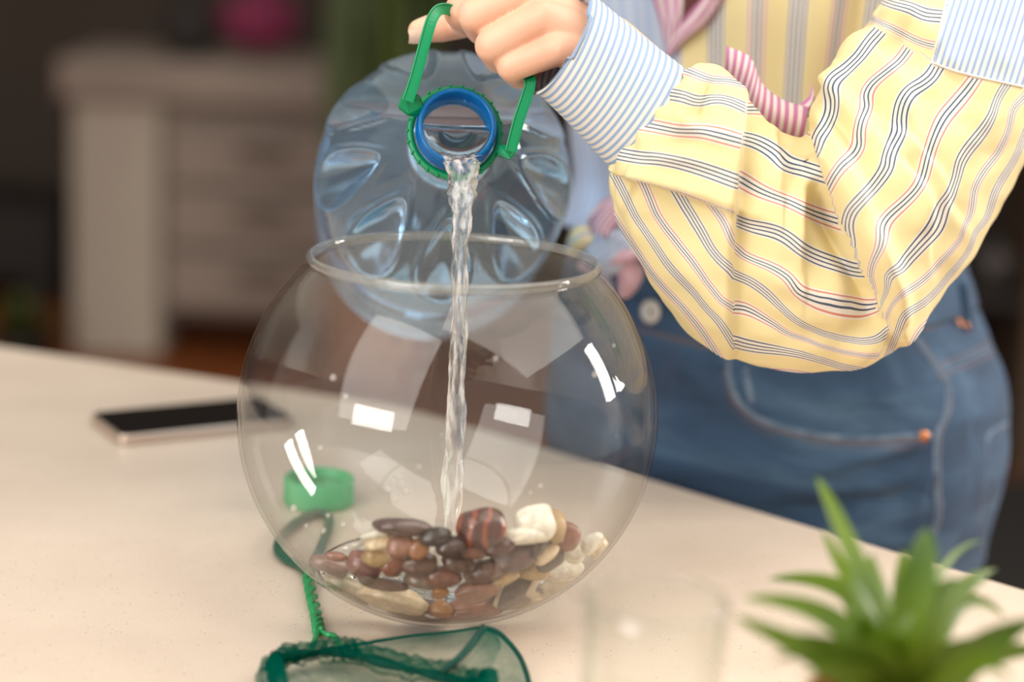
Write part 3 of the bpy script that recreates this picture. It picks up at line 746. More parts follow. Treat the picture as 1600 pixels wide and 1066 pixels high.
# normals of the base form
du = np.gradient(SL, axis=0); dv = np.roll(SL, -1, 1) - np.roll(SL, 1, 1)
nr = np.cross(dv, du); nr /= np.linalg.norm(nr, axis=-1, keepdims=True) + 1e-12
nr *= np.sign(np.sum(nr * (SL - cc[:, None]), -1, keepdims=True).mean())
spx = proj(SL); vis = np.clip(np.sin(th) * 3 + .3, 0, 1)[None]
disp = np.zeros((NS, NV))
def ridge(d, w): return np.exp(-(d / w) ** 2)
def step(d, w): return np.tanh(d / w) * np.exp(-np.abs(d) / (w * 5))
for pts, kind, amp, w in [
    ([(1262, 195), (1272, 232), (1288, 280), (1300, 312), (1313, 350), (1329, 380), (1346, 420), (1366, 456), (1374, 484), (1392, 512)], 's', -.016, 8),
    ([(1290, 190), (1318, 280), (1345, 370), (1385, 450), (1405, 505)], 'r', .010, 20), ([(1285, 290), (1300, 340), (1322, 400), (1350, 450)], 'r', -.009, 14),
    ([(1168, 125), (1166, 170), (1157, 240), (1150, 330), (1145, 420), (1147, 545)], 's', .0105, 7),
    ([(1216, 186), (1222, 220), (1228, 262), (1226, 310)], 's', .0075, 7), ([(1280, 272), (1267, 325), (1261, 385), (1259, 430)], 's', .0085, 7),
    ([(1230, 212), (1258, 245), (1284, 285)], 'r', .006, 14),
    ([(985, 278), (997, 281), (1060, 301), (1152, 335)], 's', -.0125, 7),
    ([(1090, 110), (1070, 160), (1060, 195)], 'r', .005, 12), ([(1120, 112), (1105, 160), (1100, 200)], 'r', -.005, 12),
    ([(1052, 190), (1100, 205), (1150, 230)], 'r', .004, 14), ([(1015, 240), (1070, 245), (1130, 262)], 'r', .004, 12),
    ([(1272, 112), (1304, 165), (1322, 195), (1346, 236)], 's', -.009, 7), ([(1350, 142), (1395, 190), (1445, 238), (1472, 275), (1490, 310)], 's', .008, 8),
    ([(1340, 60), (1400, 130), (1420, 180), (1445, 250)], 'r', .006, 20), ([(1320, 110), (1380, 190), (1410, 230)], 'r', -.005, 16),
    ([(1400, 250), (1435, 290), (1450, 360)], 's', .0075, 9), ([(1380, 330), (1330, 420), (1300, 470)], 'r', .005, 26),
    ([(1500, 180), (1470, 260), (1430, 350), (1380, 430)], 'r', .006, 30), ([(1540, 220), (1500, 320), (1440, 430)], 'r', -.005, 24),
    ([(1395, 500), (1370, 530), (1330, 560)], 'r', .006, 16), ([(1160, 480), (1230, 520), (1310, 530), (1380, 515)], 'r', -.005, 18),
    ([(1180, 420), (1250, 450), (1330, 470)], 'r', .005, 20), ([(1060, 400), (1110, 460), (1150, 500)], 'r', .004, 20),
    ([(1370, 30), (1420, 45), (1470, 90)], 's', -.009, 8), ([(1300, 105), (1360, 60), (1430, 20)], 'r', .006, 14)]:
    d, t = polydist(spx, pts); e = np.sin(np.clip(t, .02, .98) * pi) ** .45
    disp += 1.25 * vis * amp * e * (ridge(d, w) if kind == 'r' else step(d, w))
sarc = np.linspace(0, 1, NS)
for i in range(NS):
    for j in range(0, NV):
        q = SL0[i, j]
        disp[i, j] += .0048 * fbm((q[0] * 15, q[1] * 15, q[2] * 20), 3) * min(1, i / 20)
for _ in range(2):
    disp = (disp + np.roll(disp, 1, 1) + np.roll(disp, -1, 1)) / 3; disp[1:-1] = (disp[1:-1] + disp[2:] + disp[:-2]) / 3
# gathers where the sleeve joins the cuff
gat = np.exp(-(np.arange(NS) / 34.0))[:, None] * np.sin(th * 15 + 1.2 * np.sin(th * 4))[None] * .0028
SL = SL + nr * (disp + gat * (np.arange(NS) > 1)[:, None])[..., None]
# stripe coordinate of the cloth: how each woven band runs over the folds, piece by piece between the creases
def tps(ctrl, q, lam=3.0):
    X = np.array([(x, y) for k, pts in ctrl for x, y in spline(np.array(pts, float), max(3, len(pts) + 2))]); u = np.array([k for k, pts in ctrl for _ in range(max(3, len(pts) + 2))], float)
    X = X / 100.0; q = q / 100.0; n = len(X)
    def ker(a, b):
        r2 = ((a[:, None] - b[None]) ** 2).sum(-1); return .5 * r2 * np.log(r2 + 1e-9)
    A = np.zeros((n + 3, n + 3)); A[:n, :n] = ker(X, X) + lam * .003 * np.eye(n); A[:n, n] = 1; A[:n, n + 1:] = X; A[n:, :n] = A[:n, n:].T
    w = np.linalg.solve(A, np.r_[u, 0, 0, 0]); sh_ = q.shape[:-1]; q = q.reshape(-1, 2)
    return np.concatenate([ker(c_, X) @ w[:n] + w[n] + c_ @ w[n + 1:] for c_ in np.array_split(q, 12)]).reshape(sh_)
RA = [(-1, [(1082, 113), (1113, 125), (1134, 125), (1158, 130)]), (0, [(1071, 151), (1092, 159), (1108, 154), (1134, 155), (1165, 168)]), (1, [(1045, 202), (1063, 205), (1095, 205), (1129, 213), (1160, 221)]),
      (2, [(1006, 247), (1029, 248), (1068, 256), (1108, 268), (1152, 284)]), (2.9, [(1060, 304), (1134, 331), (1150, 336)])]
RB_ = [(1, [(1168, 170), (1194, 170), (1220, 180)]), (2, [(1164, 216), (1186, 223), (1213, 239), (1228, 257), (1244, 260), (1270, 268)]), (3, [(1155, 279), (1186, 297), (1213, 308), (1239, 318), (1266, 331), (1308, 345)]),
       (4, [(1147, 344), (1174, 354), (1208, 360), (1234, 374), (1260, 395), (1300, 410), (1335, 422)]), (5, [(1146, 384), (1167, 403), (1195, 413), (1230, 432), (1248, 457), (1278, 466), (1320, 474), (1368, 478)]),
       (6, [(1144, 427), (1175, 441), (1203, 463), (1231, 491), (1260, 511), (1290, 523), (1329, 532), (1365, 533), (1389, 516)]), (7, [(1144, 480), (1170, 483), (1203, 503), (1270, 534), (1320, 550), (1370, 556)]),
       (8, [(1147, 534), (1175, 542), (1231, 550), (1270, 559), (1320, 574)])]
RCC = [(6, [(1063, 306), (1091, 353), (1116, 396), (1144, 421)]), (7, [(1018, 317), (1029, 342), (1060, 382), (1085, 413), (1119, 463), (1144, 480)]), (8, [(981, 314), (995, 342), (1015, 370), (1043, 413), (1068, 441), (1108, 483), (1144, 534)]), (5, [(1110, 318), (1130, 345), (1146, 380)])]
RD = [(2, [(1375, 48), (1355, 70), (1333, 101), (1304, 121), (1296, 138), (1302, 158), (1296, 190), (1280, 210), (1274, 234)]), (3, [(1423, 70), (1400, 101), (1372, 121), (1352, 144), (1356, 163), (1344, 191), (1341, 217), (1342, 234), (1319, 253), (1302, 276)]),
      (4, [(1465, 101), (1454, 121), (1434, 135), (1417, 146), (1403, 183), (1408, 200), (1395, 225), (1386, 248), (1386, 262), (1372, 281), (1350, 310), (1332, 325), (1323, 352), (1328, 376)]),
      (5, [(1527, 118), (1496, 158), (1470, 191), (1451, 239), (1446, 262), (1436, 290), (1422, 307), (1386, 340), (1377, 358), (1379, 379), (1368, 400), (1360, 430), (1367, 457)]),
      (6, [(1575, 129), (1549, 183), (1527, 217), (1504, 245), (1497, 272), (1486, 304), (1470, 325), (1458, 361), (1422, 397), (1410, 418), (1386, 433)]), (7, [(1600, 152), (1580, 175), (1572, 220), (1544, 259), (1524, 290), (1515, 340), (1500, 376), (1470, 409), (1446, 436), (1410, 460), (1392, 478)]),
      (8, [(1597, 220), (1580, 259), (1558, 292), (1542, 340), (1518, 370), (1464, 457), (1416, 490), (1405, 512)])]
RF = [(5, [(1361, 29), (1403, 49), (1434, 65), (1454, 71)]), (6, [(1423, 12), (1445, 23), (1473, 25)]), (4, [(1340, 40), (1400, 78), (1450, 100)])]
q = proj(SL)
CRS = [(1262, 195), (1272, 232), (1288, 280), (1300, 312), (1313, 350), (1329, 380), (1346, 420), (1366, 456), (1374, 484), (1392, 512)]
uu = tps(RB_, q); ud = tps(RD, q)
dm, tm = polydist(q, CRS)
right = np.where(q[..., 1] < 512, dm < 0, q[..., 0] > 1392 + (q[..., 1] - 512) * -.4) & (q[..., 0] > 1225)
uu = np.where(right, ud, uu)
f1x = np.interp(q[..., 1], [100, 130, 170, 240, 330, 420, 540, 600], [1170, 1168, 1166, 1157, 1151, 1146, 1147, 1150])
left = q[..., 0] < f1x; below = q[..., 1] > np.interp(q[..., 0], [900, 997, 1060, 1152], [262, 281, 301, 335])
uu = np.where(left & ~below, tps(RA, q), uu); uu = np.where(left & below, tps(RCC, q), uu)
inF = pip(q, [(1330, -30), (1352, 33), (1400, 60), (1456, 96), (1490, 96), (1490, -30)])
uu = np.where(inF, tps(RF, q), uu)
uvA = np.zeros((NS, NV, 2)); uvA[..., 0] = uu * .025 + .0125
uvA[..., 1] = np.linspace(0, .6, NS)[:, None]
PATCH = [(1456, 100), (1482, -10), (1500, -400), (1900, -400), (1900, 135), (1600, 135), (1530, 122)]
uvA[..., 0] = np.where(pip(q, PATCH), (q[..., 0] + .32 * q[..., 1]) / 2400.0, uvA[..., 0])
V, F = grid(SL, cv=True); slm = mesh('sleeve', V, F, uvA.reshape(-1, 2))
# blue yoke patch on the upper arm
fc = np.array([V[list(f)].mean(0) for f in F]); fpx = proj(fc)
patch = pip(fpx, PATCH)
slm.materials.append(M_yellow); slm.materials.append(M_blue); slm.polygons.foreach_set('material_index', patch.astype(np.int32))
sleeve = link('sleeve', slm, None, per)
so = sleeve.modifiers.new('thickness', 'SOLIDIFY'); so.thickness = .0012; so.offset = -1
BSL = bvh_of(V, F)
seam('yoke_seam', BSL, [(1478, 2), (1466, 55), (1456, 98)], .0007, M_blue, sleeve, .0004)
seam('yoke_seam', BSL, [(1456, 98), (1510, 116), (1598, 136)], .0007, M_blue, sleeve, .0004)
# ---- cuff
CT = [((922, -16), (830, 146), .058, .032), ((928, -8), (846, 152), .058, .033), ((1000, 52), (905, 210), .055, .036), ((1080, 114), (962, 272), .052, .0385), ((1088, 120), (968, 276), .052, .0375)]
K = spline(np.array([[*a, *c, y, h] for a, c, y, h in CT], float), 60)
Ia = np.array([PY(k[0], k[1], k[4]) for k in K]); Oa = np.array([PY(k[2], k[3], k[4]) for k in K])
cc = (Ia + Oa) / 2; ww = (Oa - Ia) / 2; hh = K[:, 5]
tocam = CAM[None] - cc; tocam /= np.linalg.norm(tocam, axis=1)[:, None]
th2 = np.linspace(0, 2 * pi, 140, endpoint=False)
axd = cc[-1] - cc[0]; axd /= np.linalg.norm(axd)
CP = cc[:, None] + ww[:, None] * (-np.cos(th2))[None, :, None] + tocam[:, None] * (hh[:, None] * np.sin(th2)[None])[..., None]
CP += axd * (-.010 * np.sin(th2))[None, :, None] * np.clip(1.0 - np.linspace(0, 1, 60) * .3, 0, 1)[:, None, None] * -1.0
uvc = np.zeros((60, 140, 2)); uvc[..., 1] = (th2 * .036)[None]
uvc[..., 0] = np.cumsum(np.r_[0, np.linalg.norm(np.diff(cc, axis=0), axis=1)])[:, None]
V, F = grid(CP, cv=True); cuff = link('cuff', mesh('cuff', V, F, uvc.reshape(-1, 2)), M_blue, per)
so = cuff.modifiers.new('thickness', 'SOLIDIFY'); so.thickness = .0022; so.offset = -1
# ---- pink hem strip caught in the crook of the elbow
ribbon('hem_strip', [(1134, 72, .13), (1172, 90, .12), (1190, 130, .112), (1222, 156, .108), (1262, 168, .105)], [(1132, 120, .13), (1158, 146, .118), (1182, 184, .108), (1218, 208, .104), (1252, 222, .102)], M_pink, per, uvdir=0, uvscale=.8, bulge=.006)
ribbon('hem_strip', [(1268, 130, .125), (1264, 150, .115), (1246, 166, .108)], [(1272, 168, .115), (1266, 180, .108), (1252, 186, .104)], M_pink, per, uvdir=1, uvscale=.8)

# ------------------------------------------------------------------ fish bowl
RB, ZC, WALL = .130, .1235, .0022
a0 = math.asin(.0406 / RB)
outer = [(0, .0)] + [(.0406 * k, 0) for k in (.5, .9)] + [(RB * sin(a), ZC - RB * cos(a)) for a in np.linspace(a0 * 1.04, pi - math.asin(.0898 / RB), 70)]
zn = outer[-1][1]
outer += [(.0886, zn + .0014), (.0884, zn + .0028), (.0892, zn + .0042)]
lip = [(.0894, zn + .0055), (.0886, zn + .0066), (.0872, zn + .0067), (.0860, zn + .0057)]
RI = RB - WALL
inner_ = [(.0858, zn + .0030), (.0860, zn + .0005)] + [(RI * sin(a), ZC - RI * cos(a)) for a in np.linspace(pi - math.asin(.0874 / RI), .30, 60)] + [(.03, .0012), (0, .0012)]
bowl = empty('fish_bowl', (0, 0, T + .0003), 'large round clear glass fish bowl with coloured pebbles on the worktop', 'fish bowl')
link('glass_body', lathe_me(outer + lip + inner_, 160, origin=(0, 0, T + .0003)), M_bowl, bowl)
rimP = np.array([[.0876 * cos(a), .0876 * sin(a), T + zn + .0042] for a in np.linspace(0, 2 * pi, 120, endpoint=False)])
M_rim = clear('rim_glass', 1.5, (.95, .95, .93), edge=(.55, .54, .5), haze=.08, hcol=(.85, .82, .76), gain=1.3)
rp = [(.0876 + .0024 * cos(a), zn + .0044 + .0030 * sin(a)) for a in np.linspace(0, 2 * pi, 14, endpoint=False)]
link('rim', lathe_me(rp, 140, closed=True, origin=(0, 0, T)), M_rim, bowl)

# ---- pebbles: px, py, width, height, tilt, colour, label
C_W, C_CR, C_TAN, C_RED, C_DR, C_GR, C_PU, C_OR, C_DK = (.86, .77, .64), (.74, .58, .38), (.58, .38, .18), (.33, .125, .075), (.10, .028, .02), (.15, .12, .10), (.17, .10, .09), (.48, .20, .05), (.05, .028, .022)
PB = [
 (624, 833, 78, 24, -4, C_PU, 'flat purplish grey pebble at the back left of the pile', 0),
 (593, 841, 62, 16, 15, C_W, 'slim cream pebble pointing left below the purplish grey pebble', 0),
 (589, 853, 38, 19, 12, C_CR, 'pale yellow oval pebble between the slim cream one and the tan one', 0),
 (588, 874, 40, 27, -8, C_TAN, 'ochre tan pebble beside the pinkish red pebble at the left', 0),
 (625, 857, 38, 30, 5, (.42, .19, .12), 'pinkish red blunt pebble left of the water stream', 0),
 (653, 861, 30, 28, 30, (.38, .15, .06), 'orange brown pebble touching the pinkish red one', 0),
 (681, 841, 40, 26, 8, C_DK, 'dark brown wet pebble just left of the stream', 0),
 (753, 828, 66, 54, -6, C_DR, 'large upright dark red banded pebble right of the stream', 1),
 (840, 824, 58, 50, 20, C_W, 'large white pebble standing at the back right', 0),
 (815, 848, 74, 24, 3, C_W, 'flat white pebble lying in front of the large white one', 0),
 (873, 828, 30, 44, 0, C_TAN, 'rough tan pebble behind the large white one', 0),
 (889, 843, 38, 38, -30, C_RED, 'reddish brown pebble standing among the white ones at right', 0),
 (897, 866, 52, 32, -40, C_W, 'white oblong pebble slanting below the reddish brown one', 0),
 (926, 850, 36, 28, 25, C_W, 'white pebble high on the right side of the glass', 0),
 (936, 858, 24, 32, -35, C_CR, 'rightmost cream pebble, against the glass', 0),
 (853, 866, 42, 26, 40, C_CR, 'greyish cream pebble leaning beside the purple brown one', 0),
 (861, 879, 46, 24, 32, C_GR, 'dark grey pebble under the white oblong one', 0),
 (847, 857, 16, 38, -35, C_DK, 'thin dark pebble on edge beside the flat white one', 0),
 (804, 875, 64, 40, 12, (.16, .085, .075), 'big purple brown rounded pebble right of the splash', 0),
 (781, 858, 46, 24, 15, C_DR, 'dark red pebble between the banded and the purple brown ones', 0),
 (736, 864, 40, 22, -10, (.22, .08, .05), 'brown pebble under the water right of the stream', 0),
 (611, 885, 36, 34, 40, C_RED, 'red brown pebble with a pale edge near the splash at left', 0),
 (568, 886, 48, 38, -25, (.27, .105, .085), 'rosy brown speckled pebble at the left, against the water', 0),
 (523, 873, 30, 14, -10, C_RED, 'small red pebble at the far left of the pile', 0),
 (884, 894, 56, 34, 20, C_W, 'smooth white pebble low at the right', 0),
 (834, 897, 50, 28, -8, C_TAN, 'rough tan pebble behind the grey striped one', 0),
 (790, 905, 36, 18, 22, C_TAN, 'small crumbly tan pebble by the right of the splash', 0),
 (808, 928, 68, 48, 6, C_GR, 'big grey pebble with a pale stripe at the front right', 2),
 (746, 924, 54, 28, 12, (.42, .2, .13), 'pinkish pebble with a pale edge at the front, right of centre', 0),
 (687, 926, 22, 20, 60, C_OR, 'small orange pebble at the front under the splash', 0),
 (690, 955, 28, 26, -50, C_OR, 'orange pebble at the bottom front of the bowl', 0),
 (739, 955, 72, 34, 4, (.36, .14, .085), 'broad red brown pebble at the bottom front', 0),
 (655, 966, 80, 18, -3, (.16, .05, .035), 'flat dark red pebble lowest at the front of the bowl', 0),
 (612, 938, 90, 36, -12, C_CR, 'long cream pebble at the front left', 0),
 (592, 954, 56, 20, -20, C_CR, 'cream pebble below the long cream one', 0),
 (543, 920, 68, 30, -28, (.52, .42, .30), 'greyish cream pebble at the left edge of the front', 0),
 (812, 952, 72, 20, 18, C_CR, 'cream pebble under the grey striped one', 0),
 (869, 923, 56, 26, 28, (.62, .52, .38), 'pale beige pebble at the lower right of the glass', 0),
 (692, 903, 44, 26, 5, (.26, .09, .06), 'red brown pebble right under the falling stream', 0),
 (514, 888, 56, 26, -20, (.26, .15, .12), 'mauve pebble at the left edge below the small red one', 0),
 (598, 914, 62, 16, -4, (.25, .14, .11), 'mauve flat pebble under the water at the front left', 0),
 (660, 910, 46, 22, -6, (.30, .20, .15), 'brownish pebble under the foam left of the stream', 0),
 (655, 886, 52, 28, 10, (.20, .10, .07), 'dark rosy pebble under the foam, behind the brownish one', 0),
 (716, 882, 44, 26, -12, (.15, .07, .05), 'dark brown pebble under the water behind the stream', 0),
 (757, 896, 56, 30, 8, (.24, .13, .10), 'rosy brown pebble under the foam right of the stream', 0),
 (706, 855, 46, 28, 0, (.09, .045, .035), 'blackish pebble behind the stream, under the banded one', 0),
 (640, 957, 54, 24, -10, (.34, .22, .14), 'dull brown pebble at the bottom front between cream and orange ones', 0),
 (704, 966, 60, 18, 0, (.22, .08, .055), 'dark reddish pebble at the very bottom centre of the bowl', 0),
 (770, 962, 60, 20, 10, (.30, .16, .10), 'brown pebble at the bottom front below the grey striped one', 0),
 (560, 940, 60, 22, -32, (.50, .40, .27), 'sandy pebble at the bottom left below the greyish cream one', 0),
 (845, 936, 54, 22, 30, (.60, .48, .33), 'sandy pebble at the bottom right below the pale beige one', 0)]
def pebble_mat(i, c, style):
    if c[0] < .6: c = tuple(x * .74 for x in c)            # wet stone
    m, g, b = bsdf('pebble_stone', c, .22 if style or c[0] < .3 else .38, Coat_Weight=.25, Coat_Roughness=.1)
    co = g.n('TexCoord').outputs['Object']; f = g.noise(110 + 20 * (i % 5), 4, .6, co)
    lo = tuple(x * .72 for x in c); hi = tuple(min(1, x * 1.25 + .015) for x in c)
    col = g.ramp(f, [(.3, lo), (.7, hi)])
    if style:
        wv = g.n('TexWave'); wv.inputs['Scale'].default_value = 34 if style == 1 else 16; wv.inputs['Distortion'].default_value = 5; wv.inputs['Detail'].default_value = 2
        g.l(co, wv.inputs[0])
        col = g.mix(g.ramp(wv.outputs['Fac'], [(.72 if style == 1 else .9, (0, 0, 0)), (.95, (1, 1, 1))]), col, (.26, .06, .03) if style == 1 else (.6, .5, .38))
    g.l(col, b.inputs['Base Color']); g.l(g.bump(f, .08, .001), b.inputs['Normal']); return m
bcen = np.array([0, 0, T + ZC])
def place(x, y, semi, lay):
    r = ray(x, y); r = r / np.linalg.norm(r); Rm = RI - semi - .0006
    o = CAM - bcen; bq = o @ r; disc = bq * bq - (o @ o - Rm * Rm)
    if disc < 0:
        q = CAM - r * bq; return bcen + (q - bcen) * (Rm / np.linalg.norm(q - bcen))
    t = -bq - sqrt(disc); t1 = -bq + sqrt(disc)
    while t < t1:
        q = CAM + r * t; rho = min(np.hypot(q[0], q[1]), Rm * .999); zs = T + ZC - sqrt(Rm * Rm - rho * rho)
        if q[2] - zs < lay: break
        t += .0008
    return CAM + r * min(t, t1)
LAY = {'flat white pebble lying': .050, 'white oblong': .024, 'slim cream': .026, 'pale yellow oval': .024, 'dark red pebble between': .022, 'thin dark': .02, 'reddish brown pebble standing': .024, 'big purple': .020}
for i, (x, y, w, h, rot, col, lab, style) in enumerate(PB):
    mpp = 1 / 2480.
    gk = 1.1 if y < 900 else 1.22
    su, sv = w * mpp / 2 * gk, h * mpp / 2 * gk
    sd = min(max(.62 * su, .85 * sv), .0135)
    semi = min(su, sv, sd) * .92
    press = y > 912 or x > 905
    c = place(x, y, semi * (.55 if press else 1), next((v for k, v in LAY.items() if lab.startswith(k)), .017) if y < 900 else .008)
    r = ray(x, y); r = r / np.linalg.norm(r)
    u0 = RC[:, 0] - r * (RC[:, 0] @ r); u0 /= np.linalg.norm(u0); v0 = np.cross(u0, -r) * -1
    v0 = np.cross(-r, u0); a = radians(rot); U = u0 * cos(a) + v0 * sin(a); Vv = -u0 * sin(a) + v0 * cos(a)
    bm = bmesh.new(); bmesh.ops.create_icosphere(bm, subdivisions=4, radius=1)
    sd_ = Vector((i * 3.7, i * 1.3, 0))
    for v in bm.verts:
        d = np.array(v.co); q = np.sign(d) * np.abs(d) ** .88
        k = 1 + .16 * noise.noise(Vector(d) * .9 + sd_) + .05 * noise.noise(Vector(d) * 2.2 + sd_) + (.05 * noise.noise(Vector(d) * 6 + sd_) if 'rough' in lab or 'crumbly' in lab else 0)
        v.co = Vector(U * q[0] * su * k + Vv * q[1] * sv * k + (-r) * q[2] * sd * k)
    # keep every stone inside the glass
    for _ in range(0 if press else 30):
        worst = max((np.linalg.norm(np.array(v.co) + c - bcen) for v in bm.verts))
        low_ = min(v.co.z for v in bm.verts) + c[2] - T
        if low_ < .0018: c = c + np.array([0, 0, .0018 - low_])
        if worst <= RI - .0004: break
        dirv = bcen - c; c = c + dirv / np.linalg.norm(dirv) * min(worst - RI + .0006, .002)
    for v in bm.verts:                       # a stone lies flat against the wall it leans on
        q = np.array(v.co) + c - bcen; L_ = np.linalg.norm(q)
        if L_ > RI - .0005: q = q * ((RI - .0005) / L_)
        q = q + bcen; q[2] = max(q[2], T + .0016); v.co = Vector(q - c)
    me = bpy.data.meshes.new('pebble'); bm.to_mesh(me); bm.free()
    o = link('pebble', me, pebble_mat(i, col, style)); o.location = c; tag(o, lab, 'pebble', 'pebbles in the fish bowl')

# ---- water in the bowl
zw = .0235; nr_, na = 46, 120
Rw = sqrt((RI - .0005) ** 2 - (ZC - zw) ** 2)
hitp = np.array([*PZ(704, 884, T + zw)[:2]])
top = np.zeros((nr_, na, 3)); aa = np.linspace(0, 2 * pi, na, endpoint=False)
for i in range(nr_):
    rr = Rw * (1 - i / nr_) if i < nr_ - 1 else .0004
    for j, a in enumerate(aa):
        x, y = rr * cos(a), rr * sin(a); d = np.hypot(x - hitp[0], y - hitp[1]); e = min(1, (Rw - rr) / .006)
        z = zw + e * (.0016 * sin(d * 520) * math.exp(-d / .03) + .0030 * fbm((x * 95, y * 95, 2), 3) * math.exp(-d / .035) + .0007 * fbm((x * 60, y * 60, 5), 2)) + .004 * math.exp(-(d / .007) ** 2) - .003 * math.exp(-((d - .013) / .006) ** 2)
        top[i, j] = (x, y, T + z)
bot = np.array([[[(RI - .0005) * sin(b_) * cos(a), (RI - .0005) * sin(b_) * sin(a), T + ZC - (RI - .0005) * cos(b_)] for a in aa] for b_ in np.linspace(.33, math.asin(Rw / (RI - .0005)), 12)[:-1]])
V, F = grid(np.concatenate([bot, top], 0), cv=True, cap=True)
wo = tag(link('bowl_water', fix(mesh('water', V, F)), M_pool), 'shallow clear rippling water over the pebbles in the fish bowl', 'water')
# bubbles round the splash
L = []
bm0 = bmesh.new(); bmesh.ops.create_icosphere(bm0, subdivisions=2, radius=1); bv = np.array([v.co[:] for v in bm0.verts]); bf_ = [tuple(v.index for v in f.verts) for f in bm0.faces]; bm0.free()
for k in range(170):
    a = random.uniform(0, 2 * pi); d = abs(random.gauss(.016, .011)) + .003; rr = random.uniform(.0006, .0017)
    x, y = hitp[0] + d * cos(a) * 1.5, hitp[1] + d * sin(a)
    if np.hypot(x, y) > Rw - .006: continue
    L.append((bv * rr * [1, 1, .75] + [x, y, T + zw + random.uniform(0, .0016)], bf_))
V, F = joinVF(L)
tag(link('splash_bubbles', mesh('bubbles', V, F), M_foam), 'froth of small clear bubbles where the stream hits the water', 'bubbles', kind='stuff')
# droplets on the far side of the glass
L = []
for x, y in [(622, 744), (615, 752), (628, 757), (605, 765), (634, 768), (618, 780), (690, 680), (500, 700), (470, 690), (845, 760), (830, 770), (960, 540), (930, 585), (520, 590), (540, 620), (775, 560), (655, 730), (458, 795), (512, 806), (478, 822), (505, 830), (536, 820)]:
    r = ray(x, y); r = r / np.linalg.norm(r); o_ = CAM - bcen; bq = o_ @ r; ds = bq * bq - (o_ @ o_ - RI * RI)
    if ds < 0: continue
    q = CAM + r * (-bq + sqrt(ds) * (1 if y > 600 and x > 560 else -1)); nn = (q - bcen) / RI
    L.append((bv * random.uniform(.0011, .0022) * [1, 1, 1.2] + q - nn * .0004, bf_))
V, F = joinVF(L); tag(link('glass_droplets', mesh('drops', V, F), M_foam), 'scattered water droplets clinging to the fish bowl wall', 'droplets', kind='stuff')

# ------------------------------------------------------------------ bottle
Mo = PY(714, 196, .050); Cb = PY(693, 277, .050 + .133); ax = Cb - Mo; ax /= np.linalg.norm(ax)
bot_e = empty('water_bottle', tuple(Mo), 'big clear bluish water bottle with a green handle, tilted and pouring', 'bottle')
upv = np.array([0, 0, 1.]) - ax * ax[2]; upv /= np.linalg.norm(upv)
def dimple(s, th, r, depth=.0085):
    """oval flutes pressed into the shoulder and rings round the body"""
    nf = 9; ph = ((th * nf / (2 * pi) + .25) % 1) - .5
    u = (s - .098) / .040; w = ph / .34
    q = u * u + w * w
    d = -depth * np.clip(1 - q, 0, 1) ** 1.2 + .0022 * np.exp(-((q - 1.15) / .28) ** 2)
    d = d * (s < .15)
    rib = -.0022 * np.exp(-(((s - .215) % .038 - .019) / .005) ** 2) * ((s > .21) & (s < .33))
    return r + d + rib
def bottle_prof(off=0.0, s0=.026, n=130):
    k = spline([(.0235, .020), (.0238, .030), (.030, .040), (.047, .058), (.066, .084), (.0805, .112), (.088, .140), (.0900, .165), (.0900, .20), (.0895, .25), (.0895, .30), (.087, .328), (.076, .342), (.05, .345), (.02, .336), (.001, .334)], n)
    k[:, 0] = np.maximum(k[:, 0] - off, .0006); return k
pr = bottle_prof()
link('bottle_body', lathe_me(pr, 220, origin=Mo, axis=ax, fn=dimple, side=upv), M_pet, bot_e)
nk = [(.0215, .03), (.0215, .001), (.0222, 0), (.0238, .0), (.0246, .0015), (.0240, .003), (.0240, .0055), (.0254, .0065), (.0254, .0082), (.0240, .0092), (.0240, .012), (.0254, .013), (.0254, .0146), (.0240, .0156), (.0240, .03)]
neck = link('neck', lathe_me(nk, 120, origin=Mo, axis=ax), M_neck, bot_e); neck['label'] = 'blue threaded bottle neck'
# water inside, cut level with the lip
P = lathe(np.vstack([[(.0006, -.0005), (.010, -.0005), (.0205, .0)], np.column_stack([np.full(8, .0211), np.linspace(.0015, .0245, 8)]), [(.0222, .0285)], bottle_prof(.0012)[10:]]), 220, Mo, ax, side=upv,
          fn=lambda s, th, r: np.where(s > .03, dimple(s, th, r), r))
V, F = grid(P, cv=True, cap=True)
bm = bmesh.new(); bv_ = [bm.verts.new(v) for v in V]
for f in F: bm.faces.new([bv_[i] for i in f])
bmesh.ops.recalc_face_normals(bm, faces=bm.faces)
lev = Mo[2] - .0035
cut = bmesh.ops.bisect_plane(bm, geom=bm.verts[:] + bm.edges[:] + bm.faces[:], plane_co=(0, 0, lev), plane_no=(0, 0, 1), clear_outer=True)
ed = [e for e in bm.edges if e.is_boundary]; bmesh.ops.holes_fill(bm, edges=ed, sides=0)
bmesh.ops.recalc_face_normals(bm, faces=bm.faces)
me = bpy.data.meshes.new('water'); bm.to_mesh(me); bm.free()
tag(link('bottle_water', me, M_water), 'clear water filling the tilted bluish bottle', 'water')
